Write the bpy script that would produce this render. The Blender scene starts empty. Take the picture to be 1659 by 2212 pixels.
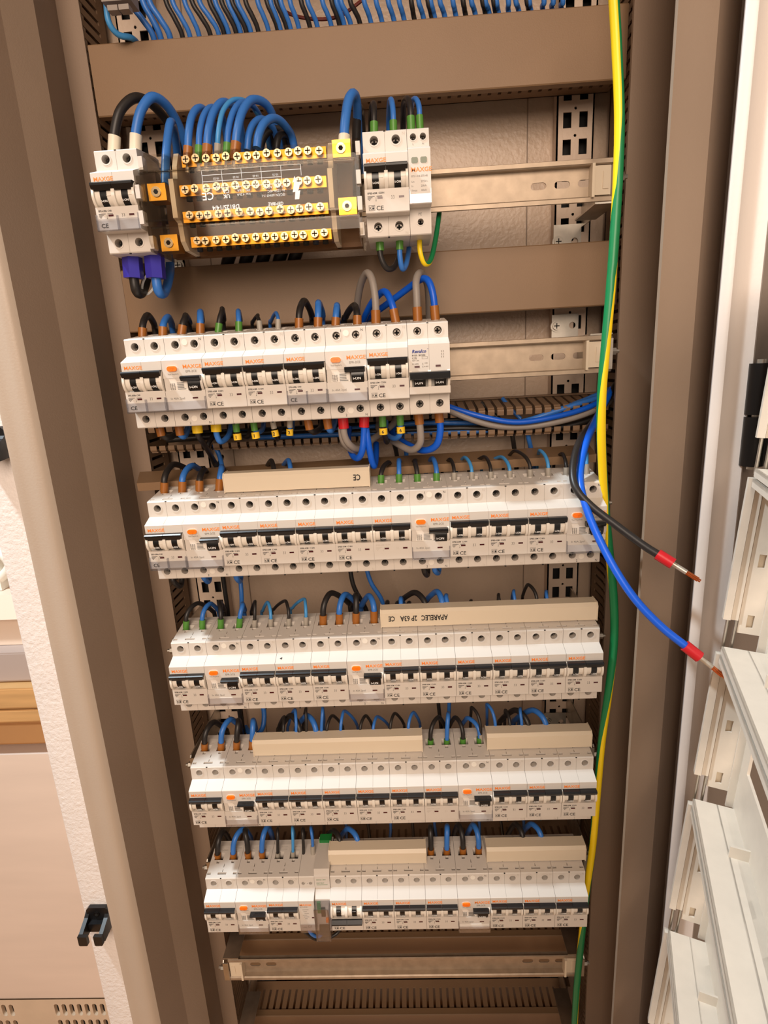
import bpy, math, random
from mathutils import Vector, Matrix
from mathutils.geometry import tessellate_polygon
random.seed(7)
scene = bpy.context.scene
COL = scene.collection
K = 0.001          # everything below is written in millimetres
ZB = 1400.0        # height of the middle breaker row above the floor
def P(x, y, z): return Vector((x*K, y*K, (z+ZB)*K))

# ------------------------------------------------------------------ camera
F_PX, CX, CY, CZ = 1221.75, 246.34, -518.87, 154.67
YAW, PITCH, ROLL = 0.0408, -0.25, 0.0539
RM = (Matrix.Rotation(YAW, 3, 'Z') @ Matrix.Rotation(PITCH, 3, 'X') @ Matrix.Rotation(ROLL, 3, 'Y'))
cam_d = bpy.data.cameras.new('camera')
cam = bpy.data.objects.new('camera', cam_d); COL.objects.link(cam)
cam_d.sensor_fit = 'VERTICAL'; cam_d.sensor_height = 36.0
cam_d.lens = F_PX/2212.0*36.0
cam_d.clip_start = 0.02; cam_d.clip_end = 50
cam.matrix_world = Matrix.Translation(P(CX, CY, CZ)) @ (RM @ Matrix.Rotation(math.pi/2, 3, 'X')).to_4x4()
scene.camera = cam
def at(u, v, Y):
    """point of the place seen at photo pixel (u, v), at the depth Y (mm) where the thing stands"""
    r = RM @ Vector(((u-829.5)/F_PX, 1.0, (1106.0-v)/F_PX))
    t = (Y-CY)/r.y
    return (CX+r.x*t, Y, CZ+r.z*t)

# ------------------------------------------------------------------ light
scene.view_settings.view_transform = 'Standard'
scene.view_settings.look = 'None'
scene.view_settings.exposure = 0.06
scene.view_settings.gamma = 1.0
scene.view_settings.use_curve_mapping = False
world = bpy.data.worlds.new('room_light'); scene.world = world
world.use_nodes = True
wb = world.node_tree.nodes['Background']
wb.inputs[0].default_value = (1.0, 0.78, 0.61, 1.0); wb.inputs[1].default_value = 0.26
def area(name, loc, target, size, watts, col):
    l = bpy.data.lights.new(name, 'AREA'); l.shape = 'DISK'; l.size = size; l.energy = watts; l.color = col
    o = bpy.data.objects.new(name, l); COL.objects.link(o); o.location = loc
    o.rotation_euler = (Vector(target)-Vector(loc)).to_track_quat('-Z', 'Y').to_euler()
    return o
area('ceiling_downlight', P(-640, -225, 1350), P(150, 0, -150), 0.11, 32.0, (0.82, 0.93, 1.0))
area('warm_front_fill', P(160, -1900, 800), P(216, 0, -60), 1.3, 37.5, (1.0, 0.80, 0.64))  # soft warm fill added in front, standing in for light around the room

# ------------------------------------------------------------------ materials
def lin(c):
    return tuple(((x/255)/12.92 if x/255 <= .04045 else ((x/255+.055)/1.055)**2.4) for x in c)
MATS = {}
def mat(name, rgb, rough=.5, metal=0.0, bump=0.0, bscale=300, noise=0.0, nscale=40, spec=.5, nmap=None):
    m = bpy.data.materials.new(name); m.use_nodes = True; nt = m.node_tree
    b = nt.nodes['Principled BSDF']
    c = lin(rgb) + (1,)
    b.inputs['Base Color'].default_value = c
    b.inputs['Roughness'].default_value = rough; b.inputs['Metallic'].default_value = metal
    b.inputs['Specular IOR Level'].default_value = spec
    if bump or noise:
        tc = nt.nodes.new('ShaderNodeTexCoord')
    if noise:
        n = nt.nodes.new('ShaderNodeTexNoise'); n.inputs['Scale'].default_value = nscale; n.inputs['Detail'].default_value = 4
        if nmap:
            mp = nt.nodes.new('ShaderNodeMapping'); mp.inputs['Scale'].default_value = nmap
            nt.links.new(tc.outputs['Object'], mp.inputs['Vector']); nt.links.new(mp.outputs[0], n.inputs['Vector'])
        else: nt.links.new(tc.outputs['Object'], n.inputs['Vector'])
        r = nt.nodes.new('ShaderNodeMapRange'); r.inputs['From Min'].default_value = .3; r.inputs['From Max'].default_value = .7
        r.inputs['To Min'].default_value = 1-noise; r.inputs['To Max'].default_value = 1+noise*.6
        mx = nt.nodes.new('ShaderNodeVectorMath'); mx.operation = 'SCALE'
        mx.inputs[0].default_value = c[:3]
        nt.links.new(n.outputs['Fac'], r.inputs['Value']); nt.links.new(r.outputs[0], mx.inputs['Scale'])
        nt.links.new(mx.outputs[0], b.inputs['Base Color'])
    if bump:
        n2 = nt.nodes.new('ShaderNodeTexNoise'); n2.inputs['Scale'].default_value = bscale; n2.inputs['Detail'].default_value = 2
        nt.links.new(tc.outputs['Object'], n2.inputs['Vector'])
        bp = nt.nodes.new('ShaderNodeBump'); bp.inputs['Strength'].default_value = bump; bp.inputs['Distance'].default_value = .0012
        nt.links.new(n2.outputs['Fac'], bp.inputs['Height']); nt.links.new(bp.outputs[0], b.inputs['Normal'])
    MATS[name] = m
    return m
def clear(name, tint, gloss=.10):
    """thin clear plastic sheet"""
    m = bpy.data.materials.new(name); m.use_nodes = True; nt = m.node_tree
    nt.nodes.clear()
    o = nt.nodes.new('ShaderNodeOutputMaterial'); t = nt.nodes.new('ShaderNodeBsdfTransparent'); g = nt.nodes.new('ShaderNodeBsdfGlossy')
    t.inputs[0].default_value = tuple(tint)+(1,); g.inputs['Roughness'].default_value = .06
    lw = nt.nodes.new('ShaderNodeLayerWeight'); lw.inputs['Blend'].default_value = .25
    mr = nt.nodes.new('ShaderNodeMapRange'); mr.inputs['To Min'].default_value = gloss*.5; mr.inputs['To Max'].default_value = .45
    mx = nt.nodes.new('ShaderNodeMixShader')
    nt.links.new(lw.outputs['Fresnel'], mr.inputs['Value']); nt.links.new(mr.outputs[0], mx.inputs[0])
    nt.links.new(t.outputs[0], mx.inputs[1]); nt.links.new(g.outputs[0], mx.inputs[2]); nt.links.new(mx.outputs[0], o.inputs[0])
    MATS[name] = m
    return m
mat('abs_white', (210, 201, 191), .42)
mat('abs_cream', (224, 208, 184), .42)
mat('abs_drum', (232, 224, 212), .35)
mat('plastron', (226, 214, 198), .5, noise=.05, nscale=60)
mat('black_plastic', (20, 20, 22), .32)
mat('black_gloss', (16, 16, 18), .22)
mat('lever_black', (14, 13, 14), .3)
mat('hole_shade', (14, 12, 10), .8)  # near-black put into holes and screw slots as their shade
mat('seam_grey', (150, 140, 130), .7)
mat('orange_ink', (250, 138, 48), .5)
mat('orange_button', (255, 124, 22), .3)
mat('ink_black', (22, 20, 20), .6)
mat('ink_grey', (120, 116, 112), .6)
mat('ink_navy', (22, 48, 128), .6)
mat('ink_white', (240, 240, 238), .5)
mat('ink_pale', (196, 186, 174), .6)
mat('indicator_red', (70, 12, 18), .25)
mat('indicator_green', (70, 84, 50), .25)
mat('sticker', (236, 228, 218), .5)
mat('screw_steel', (104, 98, 92), .28, 1.0)
mat('zinc', (196, 190, 180), .38, 1.0, noise=.16, nscale=70)
mat('rail_zinc', (172, 154, 134), .45, .5, noise=.14, nscale=90)
mat('brass', (222, 164, 62), .28, .95)
mat('brass_bar', (206, 148, 52), .34, .9, noise=.1, nscale=120)
mat('nickel', (190, 174, 144), .25, .9)
mat('copper', (214, 120, 72), .3, .9)
mat('tin', (214, 206, 192), .35, .7)
mat('duct', (130, 102, 76), .55, noise=.05, nscale=30, bump=.08, bscale=900)
mat('lid', (136, 107, 78), .5, noise=.05, nscale=12, bump=.06, bscale=900)
mat('frame_shaded', (156, 135, 116), .5, noise=.05, nscale=9, bump=.08, bscale=700)  # light cabinet paint with the shade of the side strips in its colour
mat('frame_deep_shade', (138, 117, 99), .5, noise=.05, nscale=9, bump=.08, bscale=700)  # same paint darker still, shade inside the cabinet put into the colour
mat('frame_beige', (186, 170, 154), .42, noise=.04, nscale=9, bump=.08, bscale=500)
mat('powder_white', (238, 230, 225), .45, bump=.55, bscale=260, noise=.03, nscale=30)
mat('powder_smooth', (222, 212, 204), .4, bump=.08, bscale=300)
mat('backwall', (196, 172, 150), .38, bump=.5, bscale=230, noise=.05, nscale=14)
mat('upright_paint', (206, 184, 164), .45, bump=.3, bscale=240)
mat('hinge_grey', (138, 126, 116), .5, bump=.1, bscale=300)
mat('hinge_dark', (30, 26, 24), .35, .5)
mat('wire_black', (38, 34, 32), .42)
mat('wire_blue', (54, 118, 202), .38)
mat('wire_lightblue', (70, 150, 214), .38)
mat('wire_deep', (12, 92, 214), .36)
mat('wire_grey', (150, 140, 132), .45)
mat('wire_red', (120, 44, 30), .45)
mat('wire_green', (18, 124, 72), .38)
mat('wire_yellow', (250, 214, 20), .38)
mat('ferrule_brown', (160, 98, 38), .35)
mat('ferrule_green', (84, 142, 56), .35)
mat('ferrule_grey', (168, 160, 148), .4)
mat('ferrule_cream', (236, 226, 204), .4)
mat('ferrule_yellow', (246, 206, 30), .4)
mat('ferrule_red', (206, 28, 38), .35)
mat('ferrule_orange', (228, 92, 50), .35)
mat('cap_purple', (58, 52, 168), .3)
mat('marker_yellow', (244, 200, 44), .45)
mat('tie_white', (222, 220, 214), .4)
mat('relay_green', (24, 120, 52), .4)
mat('wood', (214, 168, 112), .5, noise=.16, nscale=5, nmap=(1, 1, 14))
mat('tan_panel', (242, 222, 206), .32, noise=.06, nscale=3, nmap=(1, 1, 6))
mat('tan_vent', (226, 204, 178), .5, noise=.05, nscale=25)
mat('carton', (238, 216, 196), .6)
mat('paper', (244, 240, 228), .6)
mat('floor_wood', (190, 140, 92), .4, noise=.12, nscale=4, nmap=(1, 10, 1))
mat('grey_strip', (184, 168, 160), .5)
mat('room_paint', (226, 204, 180), .7)
mat('block_base', (110, 74, 40), .5)
clear('clear_cover', (.90, .87, .82), .04)
clear('clear_label', (.90, .90, .92), .18)

# ------------------------------------------------------------------ mesh builder
def circle(cx, cz, r, n=18): return [(cx+r*math.cos(2*math.pi*i/n), cz+r*math.sin(2*math.pi*i/n)) for i in range(n)]
def rect(x0, x1, z0, z1): return [(x0, z0), (x1, z0), (x1, z1), (x0, z1)]
def slot(x0, x1, z0, z1, n=5):
    """stadium: rounded along the longer side"""
    pts = []
    if x1-x0 >= z1-z0:
        r = (z1-z0)/2; zc = (z0+z1)/2
        for i in range(n+1): a = -math.pi/2+math.pi*i/n; pts.append((x1-r+r*math.cos(a), zc+r*math.sin(a)))
        for i in range(n+1): a = math.pi/2+math.pi*i/n; pts.append((x0+r+r*math.cos(a), zc+r*math.sin(a)))
    else:
        r = (x1-x0)/2; xc = (x0+x1)/2
        for i in range(n+1): a = math.pi*i/n; pts.append((xc+r*math.cos(a), z1-r+r*math.sin(a)))
        for i in range(n+1): a = math.pi+math.pi*i/n; pts.append((xc+r*math.cos(a), z0+r+r*math.sin(a)))
    return pts
class MB:
    def __init__(s): s.v = []; s.f = []; s.m = []
    def add(s, vs, fs, mi=0):
        o = len(s.v); s.v += [tuple(p) for p in vs]
        for f in fs: s.f.append(tuple(i+o for i in f)); s.m.append(mi)
        return s
    def box(s, x0, x1, y0, y1, z0, z1, mi=0):
        return s.add([(x, y, z) for x in (x0, x1) for y in (y0, y1) for z in (z0, z1)],
                     [(0,1,3,2),(4,6,7,5),(0,4,5,1),(2,3,7,6),(0,2,6,4),(1,5,7,3)], mi)
    def prism(s, prof, x0, x1, mi=0, axis='x', caps=True, skip=()):
        """closed outline extruded along one axis; outline is (y,z) for x, (x,z) for y, (x,y) for z"""
        n = len(prof)
        mk = {'x': lambda a, t: (t, a[0], a[1]), 'y': lambda a, t: (a[0], t, a[1]), 'z': lambda a, t: (a[0], a[1], t)}[axis]
        vs = [mk(a, x0) for a in prof]+[mk(a, x1) for a in prof]
        fs = [(i, (i+1) % n, (i+1) % n+n, i+n) for i in range(n) if i not in skip]
        s.add(vs, fs, mi)
        if caps:
            tr = tessellate_polygon([[Vector((a[0], a[1], 0)) for a in prof]])
            s.add(vs[:n], [t for t in tr], mi); s.add(vs[n:], [t for t in tr], mi)
        return s
    def plate(s, outer, holes, plane, d0, d1=None, mi=0, floor=None):
        """flat plate with holes; plane 'y' (x,z), 'z' (x,y), 'x' (y,z); d0 front, d1 hole depth; floor = material index of the hole bottoms"""
        mk = {'y': lambda a, t: (a[0], t, a[1]), 'z': lambda a, t: (a[0], a[1], t), 'x': lambda a, t: (t, a[0], a[1])}[plane]
        loops = [outer]+list(holes); flat = [a for l in loops for a in l]
        tr = tessellate_polygon([[Vector((a[0], a[1], 0)) for a in l] for l in loops])
        s.add([mk(a, d0) for a in flat], tr, mi)
        if d1 is not None:
            for h in holes:
                n = len(h)
                s.add([mk(a, d0) for a in h]+[mk(a, d1) for a in h], [(i, (i+1) % n, (i+1) % n+n, i+n) for i in range(n)], mi)
                if floor is not None: s.add([mk(a, d1) for a in h], [tuple(range(n))], floor)
        return s
    def sheet(s, outer, holes, plane, d0, d1, mi=0):
        """plate with thickness: both faces, hole walls and rim"""
        s.plate(outer, holes, plane, d0, d1, mi); s.plate(outer, holes, plane, d1, None, mi)
        mk = {'y': lambda a, t: (a[0], t, a[1]), 'z': lambda a, t: (a[0], a[1], t), 'x': lambda a, t: (t, a[0], a[1])}[plane]
        n = len(outer)
        return s.add([mk(a, d0) for a in outer]+[mk(a, d1) for a in outer], [(i, (i+1) % n, (i+1) % n+n, i+n) for i in range(n)], mi)
    def cyl(s, c, r, axis, a0, a1, n=16, mi=0, caps=True, r1=None):
        r1 = r if r1 is None else r1
        def mk(a, t, rr):
            p, q = rr*math.cos(a), rr*math.sin(a)
            return {'x': (t, c[0]+p, c[1]+q), 'y': (c[0]+p, t, c[1]+q), 'z': (c[0]+p, c[1]+q, t)}[axis]
        vs = [mk(2*math.pi*i/n, a0, r) for i in range(n)]+[mk(2*math.pi*i/n, a1, r1) for i in range(n)]
        fs = [(i, (i+1) % n, (i+1) % n+n, i+n) for i in range(n)]
        if caps: fs += [tuple(range(n)), tuple(range(n, 2*n))]
        return s.add(vs, fs, mi)
    def arc(s, cy, cz, r, ri, x0, x1, a0, a1, n=14, mi=0):
        """sector of a ring about an x axis (a in degrees from -y towards +z)"""
        pr = [(cy-r*math.cos(math.radians(a0+(a1-a0)*i/n)), cz+r*math.sin(math.radians(a0+(a1-a0)*i/n))) for i in range(n+1)]
        pi = [(cy-ri*math.cos(math.radians(a1-(a1-a0)*i/n)), cz+ri*math.sin(math.radians(a1-(a1-a0)*i/n))) for i in range(n+1)]
        return s.prism(pr+pi, x0, x1, mi)
    def tube(s, pts, r, n=10, mi=0, sub=6, stripe=None, twist=0.0, cap=True, phase=None):
        pts = [Vector(p) for p in pts]; path = []
        if sub <= 1 or len(pts) < 3: path = pts
        else:
            q = [pts[0]*2-pts[1]]+pts+[pts[-1]*2-pts[-2]]
            for i in range(1, len(q)-2):
                a, b, c, d = q[i-1:i+3]
                for k in range(sub):
                    t = k/sub
                    path.append(.5*((2*b)+(c-a)*t+(2*a-5*b+4*c-d)*t*t+(3*b-a-3*c+d)*t**3))
            path.append(pts[-1])
        t0 = (path[1]-path[0]).normalized()
        up = Vector((0, -1, 0)) if abs(t0.y) < .9 else Vector((1, 0, 0))
        nrm = (up-t0*up.dot(t0)).normalized(); vs = []
        for i, p in enumerate(path):
            t = (path[min(i+1, len(path)-1)]-path[max(i-1, 0)]).normalized()
            nrm = (nrm-t*nrm.dot(t)).normalized(); bn = t.cross(nrm)
            for j in range(n):
                a = 2*math.pi*j/n+twist*i
                if phase:
                    k = i/sub; k0 = min(int(k), len(phase)-2); a += math.radians(-(phase[k0]+(phase[k0+1]-phase[k0])*(k-k0)))
                vs.append(p+r*(math.cos(a)*nrm+math.sin(a)*bn))
        o = len(s.v); s.v += [tuple(x) for x in vs]
        for i in range(len(path)-1):
            for j in range(n):
                s.f.append((o+i*n+j, o+i*n+(j+1) % n, o+(i+1)*n+(j+1) % n, o+(i+1)*n+j))
                s.m.append(mi if stripe is None else stripe[j])
        if cap:
            s.f.append(tuple(o+j for j in range(n))); s.m.append(mi)
            s.f.append(tuple(o+(len(path)-1)*n+j for j in range(n))); s.m.append(mi)
        return s
    def text(s, body, x, z, size, y, mi=0, bold=0.0, sx=1.0, flip=False, align='LEFT', shear=0.0):
        vs, fs = text_mesh(body, bold, align, shear)
        k = -1 if flip else 1
        return s.add([(x+k*p[0]*size*sx, y-p[2]*.04, z+k*p[1]*size) for p in vs], fs, mi)
    def mesh(s, name, mats, smooth=False):
        me = bpy.data.meshes.new(name)
        me.from_pydata([(a*K, b*K, c*K) for a, b, c in s.v], [], s.f)
        for m in mats: me.materials.append(MATS[m])
        me.polygons.foreach_set('material_index', s.m)
        me.update()
        import bmesh
        bm = bmesh.new(); bm.from_mesh(me)
        bmesh.ops.remove_doubles(bm, verts=bm.verts, dist=1e-6)
        bmesh.ops.recalc_face_normals(bm, faces=bm.faces)
        bm.to_mesh(me); bm.free()
        if smooth:
            me.polygons.foreach_set('use_smooth', [True]*len(me.polygons))
            me.set_sharp_from_angle(angle=math.radians(38))
        return me
_T = {}
def text_mesh(body, bold, align, shear):
    key = (body, bold, align, shear)
    if key not in _T:
        cu = bpy.data.curves.new('t', 'FONT'); cu.body = body; cu.size = 1.0; cu.offset = bold; cu.resolution_u = 2
        cu.extrude = 1.0; cu.align_x = align; cu.shear = shear
        o = bpy.data.objects.new('t', cu); COL.objects.link(o)
        dg = bpy.context.evaluated_depsgraph_get()
        me = bpy.data.meshes.new_from_object(o.evaluated_get(dg))
        _T[key] = ([tuple(v.co) for v in me.vertices], [tuple(p.vertices) for p in me.polygons])
        bpy.data.objects.remove(o); bpy.data.curves.remove(cu); bpy.data.meshes.remove(me)
    return _T[key]

# ------------------------------------------------------------------ scene objects
def tag(o, label=None, cat=None, group=None, kind=None):
    if label: o['label'] = label
    if cat: o['category'] = cat
    if group: o['group'] = group
    if kind: o['kind'] = kind
    return o
def link(name, data, parent=None, loc=None):
    o = bpy.data.objects.new(name, data); COL.objects.link(o)
    if parent is not None: o.parent = parent
    if loc is not None: o.location = loc
    return o
def thing(name, label, cat, loc=(0, 0, -ZB), group=None):
    o = link(name, None, None, P(*loc)); o.empty_display_size = .01
    return tag(o, label, cat, group)
def part(name, mb, mats, parent, smooth=False, label=None):
    if isinstance(mats, str): mats = [mats]
    o = link(name, mb.mesh(name, mats, smooth), parent)
    if label: o['label'] = label
    return o
def solo(name, mb, mats, label=None, cat=None, group=None, kind=None, smooth=False, loc=(0, 0, 0)):
    if isinstance(mats, str): mats = [mats]
    o = link(name, mb.mesh(name, mats, smooth), None, P(*loc))
    return tag(o, label, cat, group, kind)
def copy_tree(o, parent=None):
    c = o.copy(); COL.objects.link(c); c.parent = parent
    for ch in o.children: copy_tree(ch, c)
    return c
ORD = ['', 'first', 'second', 'third', 'fourth', 'fifth', 'sixth', 'seventh', 'eighth', 'ninth', 'tenth', 'eleventh', 'twelfth',
       'thirteenth', 'fourteenth', 'fifteenth', 'sixteenth', 'seventeenth', 'eighteenth', 'nineteenth', 'twentieth', 'twenty-first',
       'twenty-second', 'twenty-third', 'twenty-fourth', 'twenty-fifth', 'twenty-sixth', 'twenty-seventh', 'twenty-eighth', 'twenty-ninth', 'thirtieth', 'thirty-first', 'thirty-second', 'thirty-third', 'thirty-fourth', 'thirty-fifth', 'thirty-sixth', 'thirty-seventh', 'thirty-eighth', 'thirty-ninth', 'fortieth']
ROWN = ['top', 'second', 'third', 'fourth', 'fifth', 'sixth']
ZR = [297.7, 148.6, 0.0, -148.0, -296.3, -445.4]      # nose centre of each row
XR = [1.7, 1.7, -0.7, 0.5, 0.1, -3.2]
RAILDZ = 7.5

# ================================================================== CABINET SHELL
TOP, BOT = 620.0, -1010.0
def strip(name, prof, z0, z1, m, th=None):
    """vertical sheet following a plan outline (x,y)"""
    mb = MB(); n = len(prof)
    vs = [(a, b, z0) for a, b in prof]+[(a, b, z1) for a, b in prof]
    mb.add(vs, [(i, i+1, i+1+n, i+n) for i in range(n-1)])
    return mb
def wall(name, prof, m, back):
    """folded sheet-metal upright: plan outline closed by its outer skin"""
    mb = MB(); mb.prism(prof+back, BOT, TOP, 0, 'z')
    return solo(name, mb, m, kind='structure')
# left side, from the back of the wall to the front
AL, BL, CL, DL = (-52, 48), (-64.4, 18), (-77.8, -17.0), (-110, -20)
mb = MB(); mb.prism([(-65, 166), AL, (-70, 40), (-80, 166)], BOT, TOP, 0, 'z'); solo('wall_left', mb, 'frame_deep_shade', kind='structure')
mb = MB(); mb.prism([AL, BL, (-80, 30), (-75, 50)], BOT, TOP, 0, 'z'); solo('trim_1', mb, 'frame_shaded', kind='structure')
mb = MB(); mb.prism([BL, CL, (-92, -4), (-82, 20)], BOT, TOP, 0, 'z'); solo('trim_2', mb, 'frame_deep_shade', kind='structure')
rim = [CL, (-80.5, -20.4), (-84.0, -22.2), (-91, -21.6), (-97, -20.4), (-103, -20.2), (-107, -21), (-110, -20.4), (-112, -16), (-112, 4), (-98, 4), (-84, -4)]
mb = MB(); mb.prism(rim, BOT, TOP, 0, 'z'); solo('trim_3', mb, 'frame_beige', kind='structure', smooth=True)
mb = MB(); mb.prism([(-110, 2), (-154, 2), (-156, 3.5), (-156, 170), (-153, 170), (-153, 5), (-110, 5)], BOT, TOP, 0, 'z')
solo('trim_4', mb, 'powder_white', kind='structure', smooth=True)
# right side: inner plate deep inside, folded lip shaped to stay in shade, outer rim
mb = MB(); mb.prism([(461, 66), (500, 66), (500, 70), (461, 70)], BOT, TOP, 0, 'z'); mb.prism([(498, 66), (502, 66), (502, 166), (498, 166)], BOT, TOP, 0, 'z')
solo('wall_right', mb, 'frame_deep_shade', kind='structure')
mb = MB(); mb.prism([(459, -25), (496, -10), (500, 66), (496, 66), (490, -2), (462, -16), (459, -20)], BOT, TOP, 0, 'z'); solo('trim_5', mb, 'frame_shaded', kind='structure')
mb = MB(); mb.prism([(496, -10), (535, 30), (535, 34), (492, -6)], BOT, TOP, 0, 'z'); solo('trim_6', mb, 'frame_deep_shade', kind='structure')
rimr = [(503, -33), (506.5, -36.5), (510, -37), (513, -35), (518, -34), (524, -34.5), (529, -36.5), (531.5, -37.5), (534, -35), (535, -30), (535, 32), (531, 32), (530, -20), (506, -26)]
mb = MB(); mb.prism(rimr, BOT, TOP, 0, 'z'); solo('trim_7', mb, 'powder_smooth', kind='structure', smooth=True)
mb = MB(); mb.box(535, 720, -22, -19, BOT, TOP); solo('trim_8', mb, 'hinge_grey', kind='structure')
mb = MB(); mb.box(-153, 535, 166, 169, BOT, TOP)
# folded seams of the back sheet
for x in (38, 392): mb.box(x-.6, x+.6, 165.2, 166, BOT, TOP, 1)
solo('wall_back', mb, ['backwall', 'frame_deep_shade'], kind='structure')
mb = MB(); mb.box(-156, 535, -62, 170, TOP, TOP+3); solo('ceiling', mb, 'powder_smooth', kind='structure')  # unseen cabinet roof, front edge drawn out to shade the top row
mb = MB(); mb.box(-156, 535, -30, 170, BOT-3, BOT); solo('trim_9', mb, 'powder_smooth', kind='structure')

# perforated uprights on the back wall
def upright(x0, label):
    t = thing('perforated_upright', label, 'mounting profile', (x0, 150, BOT), 'perforated uprights')
    mb = MB(); holes = []
    H = TOP-BOT
    zz = 12.0
    while zz < H-10:
        mb.sheet(rect(0, 38, zz-12, zz+12.8), [rect(6.5, 15, zz-7.2, zz+7.2), rect(23, 31.5, zz-7.2, zz+7.2), circle(19, zz+10.6, 1.5, 8)], 'y', 0, 1.6)
        zz += 24.8
    mb.box(0, 1.6, 0, 15, 0, H); mb.box(36.4, 38, 0, 15, 0, H)
    part('perforated_face', mb, 'upright_paint', t)
    mb = MB(); mb.box(2, 36, 13, 14.5, 2, H-2); part('channel_shade', mb, 'hole_shade', t)  # black sheet added behind the holes as the shade inside the upright
upright(418.5, 'beige perforated steel upright behind the right ends of the rails')
upright(-25, 'beige perforated steel upright behind the left ends of the rails')

# ------------------------------------------------------------------ DIN rails with brackets
def bolt_mesh():
    mb = MB(); mb.cyl((0, 0), 6.2, 'y', -1.2, 0, 18); mb.cyl((0, 0), 4.2, 'y', -3.6, -1.2, 14, r1=4.4)
    mb.box(-3, 3, -3.8, -3.5, -.5, .5, 1); mb.box(-.5, .5, -3.8, -3.5, -3, 3, 1)
    return mb.mesh('bolt', ['zinc', 'hole_shade'], True)
BOLT = bolt_mesh()
def rail(z, label, x0, x1, ends, below):
    t = thing('din_rail', label, 'rail', (0, 44, z))
    mb = MB()
    holes = [slot(x-7, x+7, -3, 3) for x in range(int(x0)+33, int(x1)-20, 21) if x < 60 or x > 370]
    mb.sheet(rect(x0, x1, -12.5, 12.5), holes, 'y', 7.5, 8.6)
    for s in (-1, 1):
        mb.prism([(7.5, s*12.5), (1.4, s*12.5), (0, s*13.6), (0, s*17), (1.0, s*17.5), (1.6, s*17), (1.6, s*14), (8.6, s*13.7)], x0, x1)
    part('rail_profile', mb, 'rail_zinc', t)
    for s in ends:
        xe = x1 if s > 0 else x0
        mb = MB(); mb.box(*sorted((xe-s*16, xe-s*1)), 1, 7.4, -11.8, 11.8); mb.box(*sorted((xe-s*8, xe-s*3)), .2, 1, -7, 7)
        part('end_clamp', mb, 'abs_cream', t)
        mb = MB(); mb.box(*sorted((xe-s*18.5, xe-s*16)), -3, 7.4, -14, 13); part('clamp_rib', mb, 'abs_cream', t)
        mb = MB(); xa, xb = xe+s*5.2, xe+s*6.6
        pr = [(-2, -13), (1, -16.4), (104, -16.4), (104, 16.4), (1, 16.4), (-2, 13)]
        mb.prism(pr, *sorted((xa, xb))); mb.box(*sorted((xe, xb)), -2.2, -.8, -14, 14)
        zf = -19 if below else 17.6
        mb.box(*sorted((xb, xe-s*14)), 1, 62, zf, zf+1.4)
        part('bracket_arm', mb, 'zinc', t)
        mb = MB(); zz = ((-39, -13) if z > -50 else (-31, -12)) if below else (13, 45)
        xx = sorted((xe+s*5.2, xe-s*24))
        mb.sheet(rect(xx[0], xx[1], zz[0], zz[1]), [circle((xx[0]+xx[1])/2+s*8, sum(zz)/2-(4 if below else -4), 3.6, 12)], 'y', 103.5, 105)
        part('bracket_foot', mb, 'zinc', t)
        o = link('bolt', BOLT, t, Vector(((xx[0]+xx[1])/2-s*10, 103.5, sum(zz)/2-(4 if below else -4)))*K)
        mb = MB(); mb.cyl((3, 2), 3.6, 'x', xe+s*6, xe+s*11, 6); mb.cyl((3, 2), 2, 'x', xe+s*11, xe+s*14, 8)
        part('clamp_screw', mb, 'zinc', t)
    return t
RZ = [ZR[i]+RAILDZ for i in range(6)]
rail(RZ[0], 'zinc mounting rail with slots right of the top row of devices', -12, 441, (1, -1), True)
rail(RZ[1], 'zinc mounting rail with slots right of the second row of breakers', -12, 441, (1, -1), False)
rail(RZ[2], 'zinc mounting rail carrying the full third row of breakers', -12, 441, (1, -1), True)
rail(RZ[3], 'zinc mounting rail carrying the fourth row of breakers', -12, 441, (1, -1), True)
rail(RZ[4], 'zinc mounting rail carrying the fifth row of breakers', -12, 441, (1, -1), True)
rail(RZ[5], 'zinc mounting rail carrying the sixth row of breakers', -12, 441, (1, -1), True)
rail(-600, 'bare zinc mounting rail below the sixth row of breakers', -12, 441, (1, -1), False)
rail(-743, 'bare zinc mounting rail at the bottom of the picture', -12, 441, (1, -1), False)
rail(560, 'zinc mounting rail above the top trunking', -12, 441, (1, -1), True)

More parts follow.
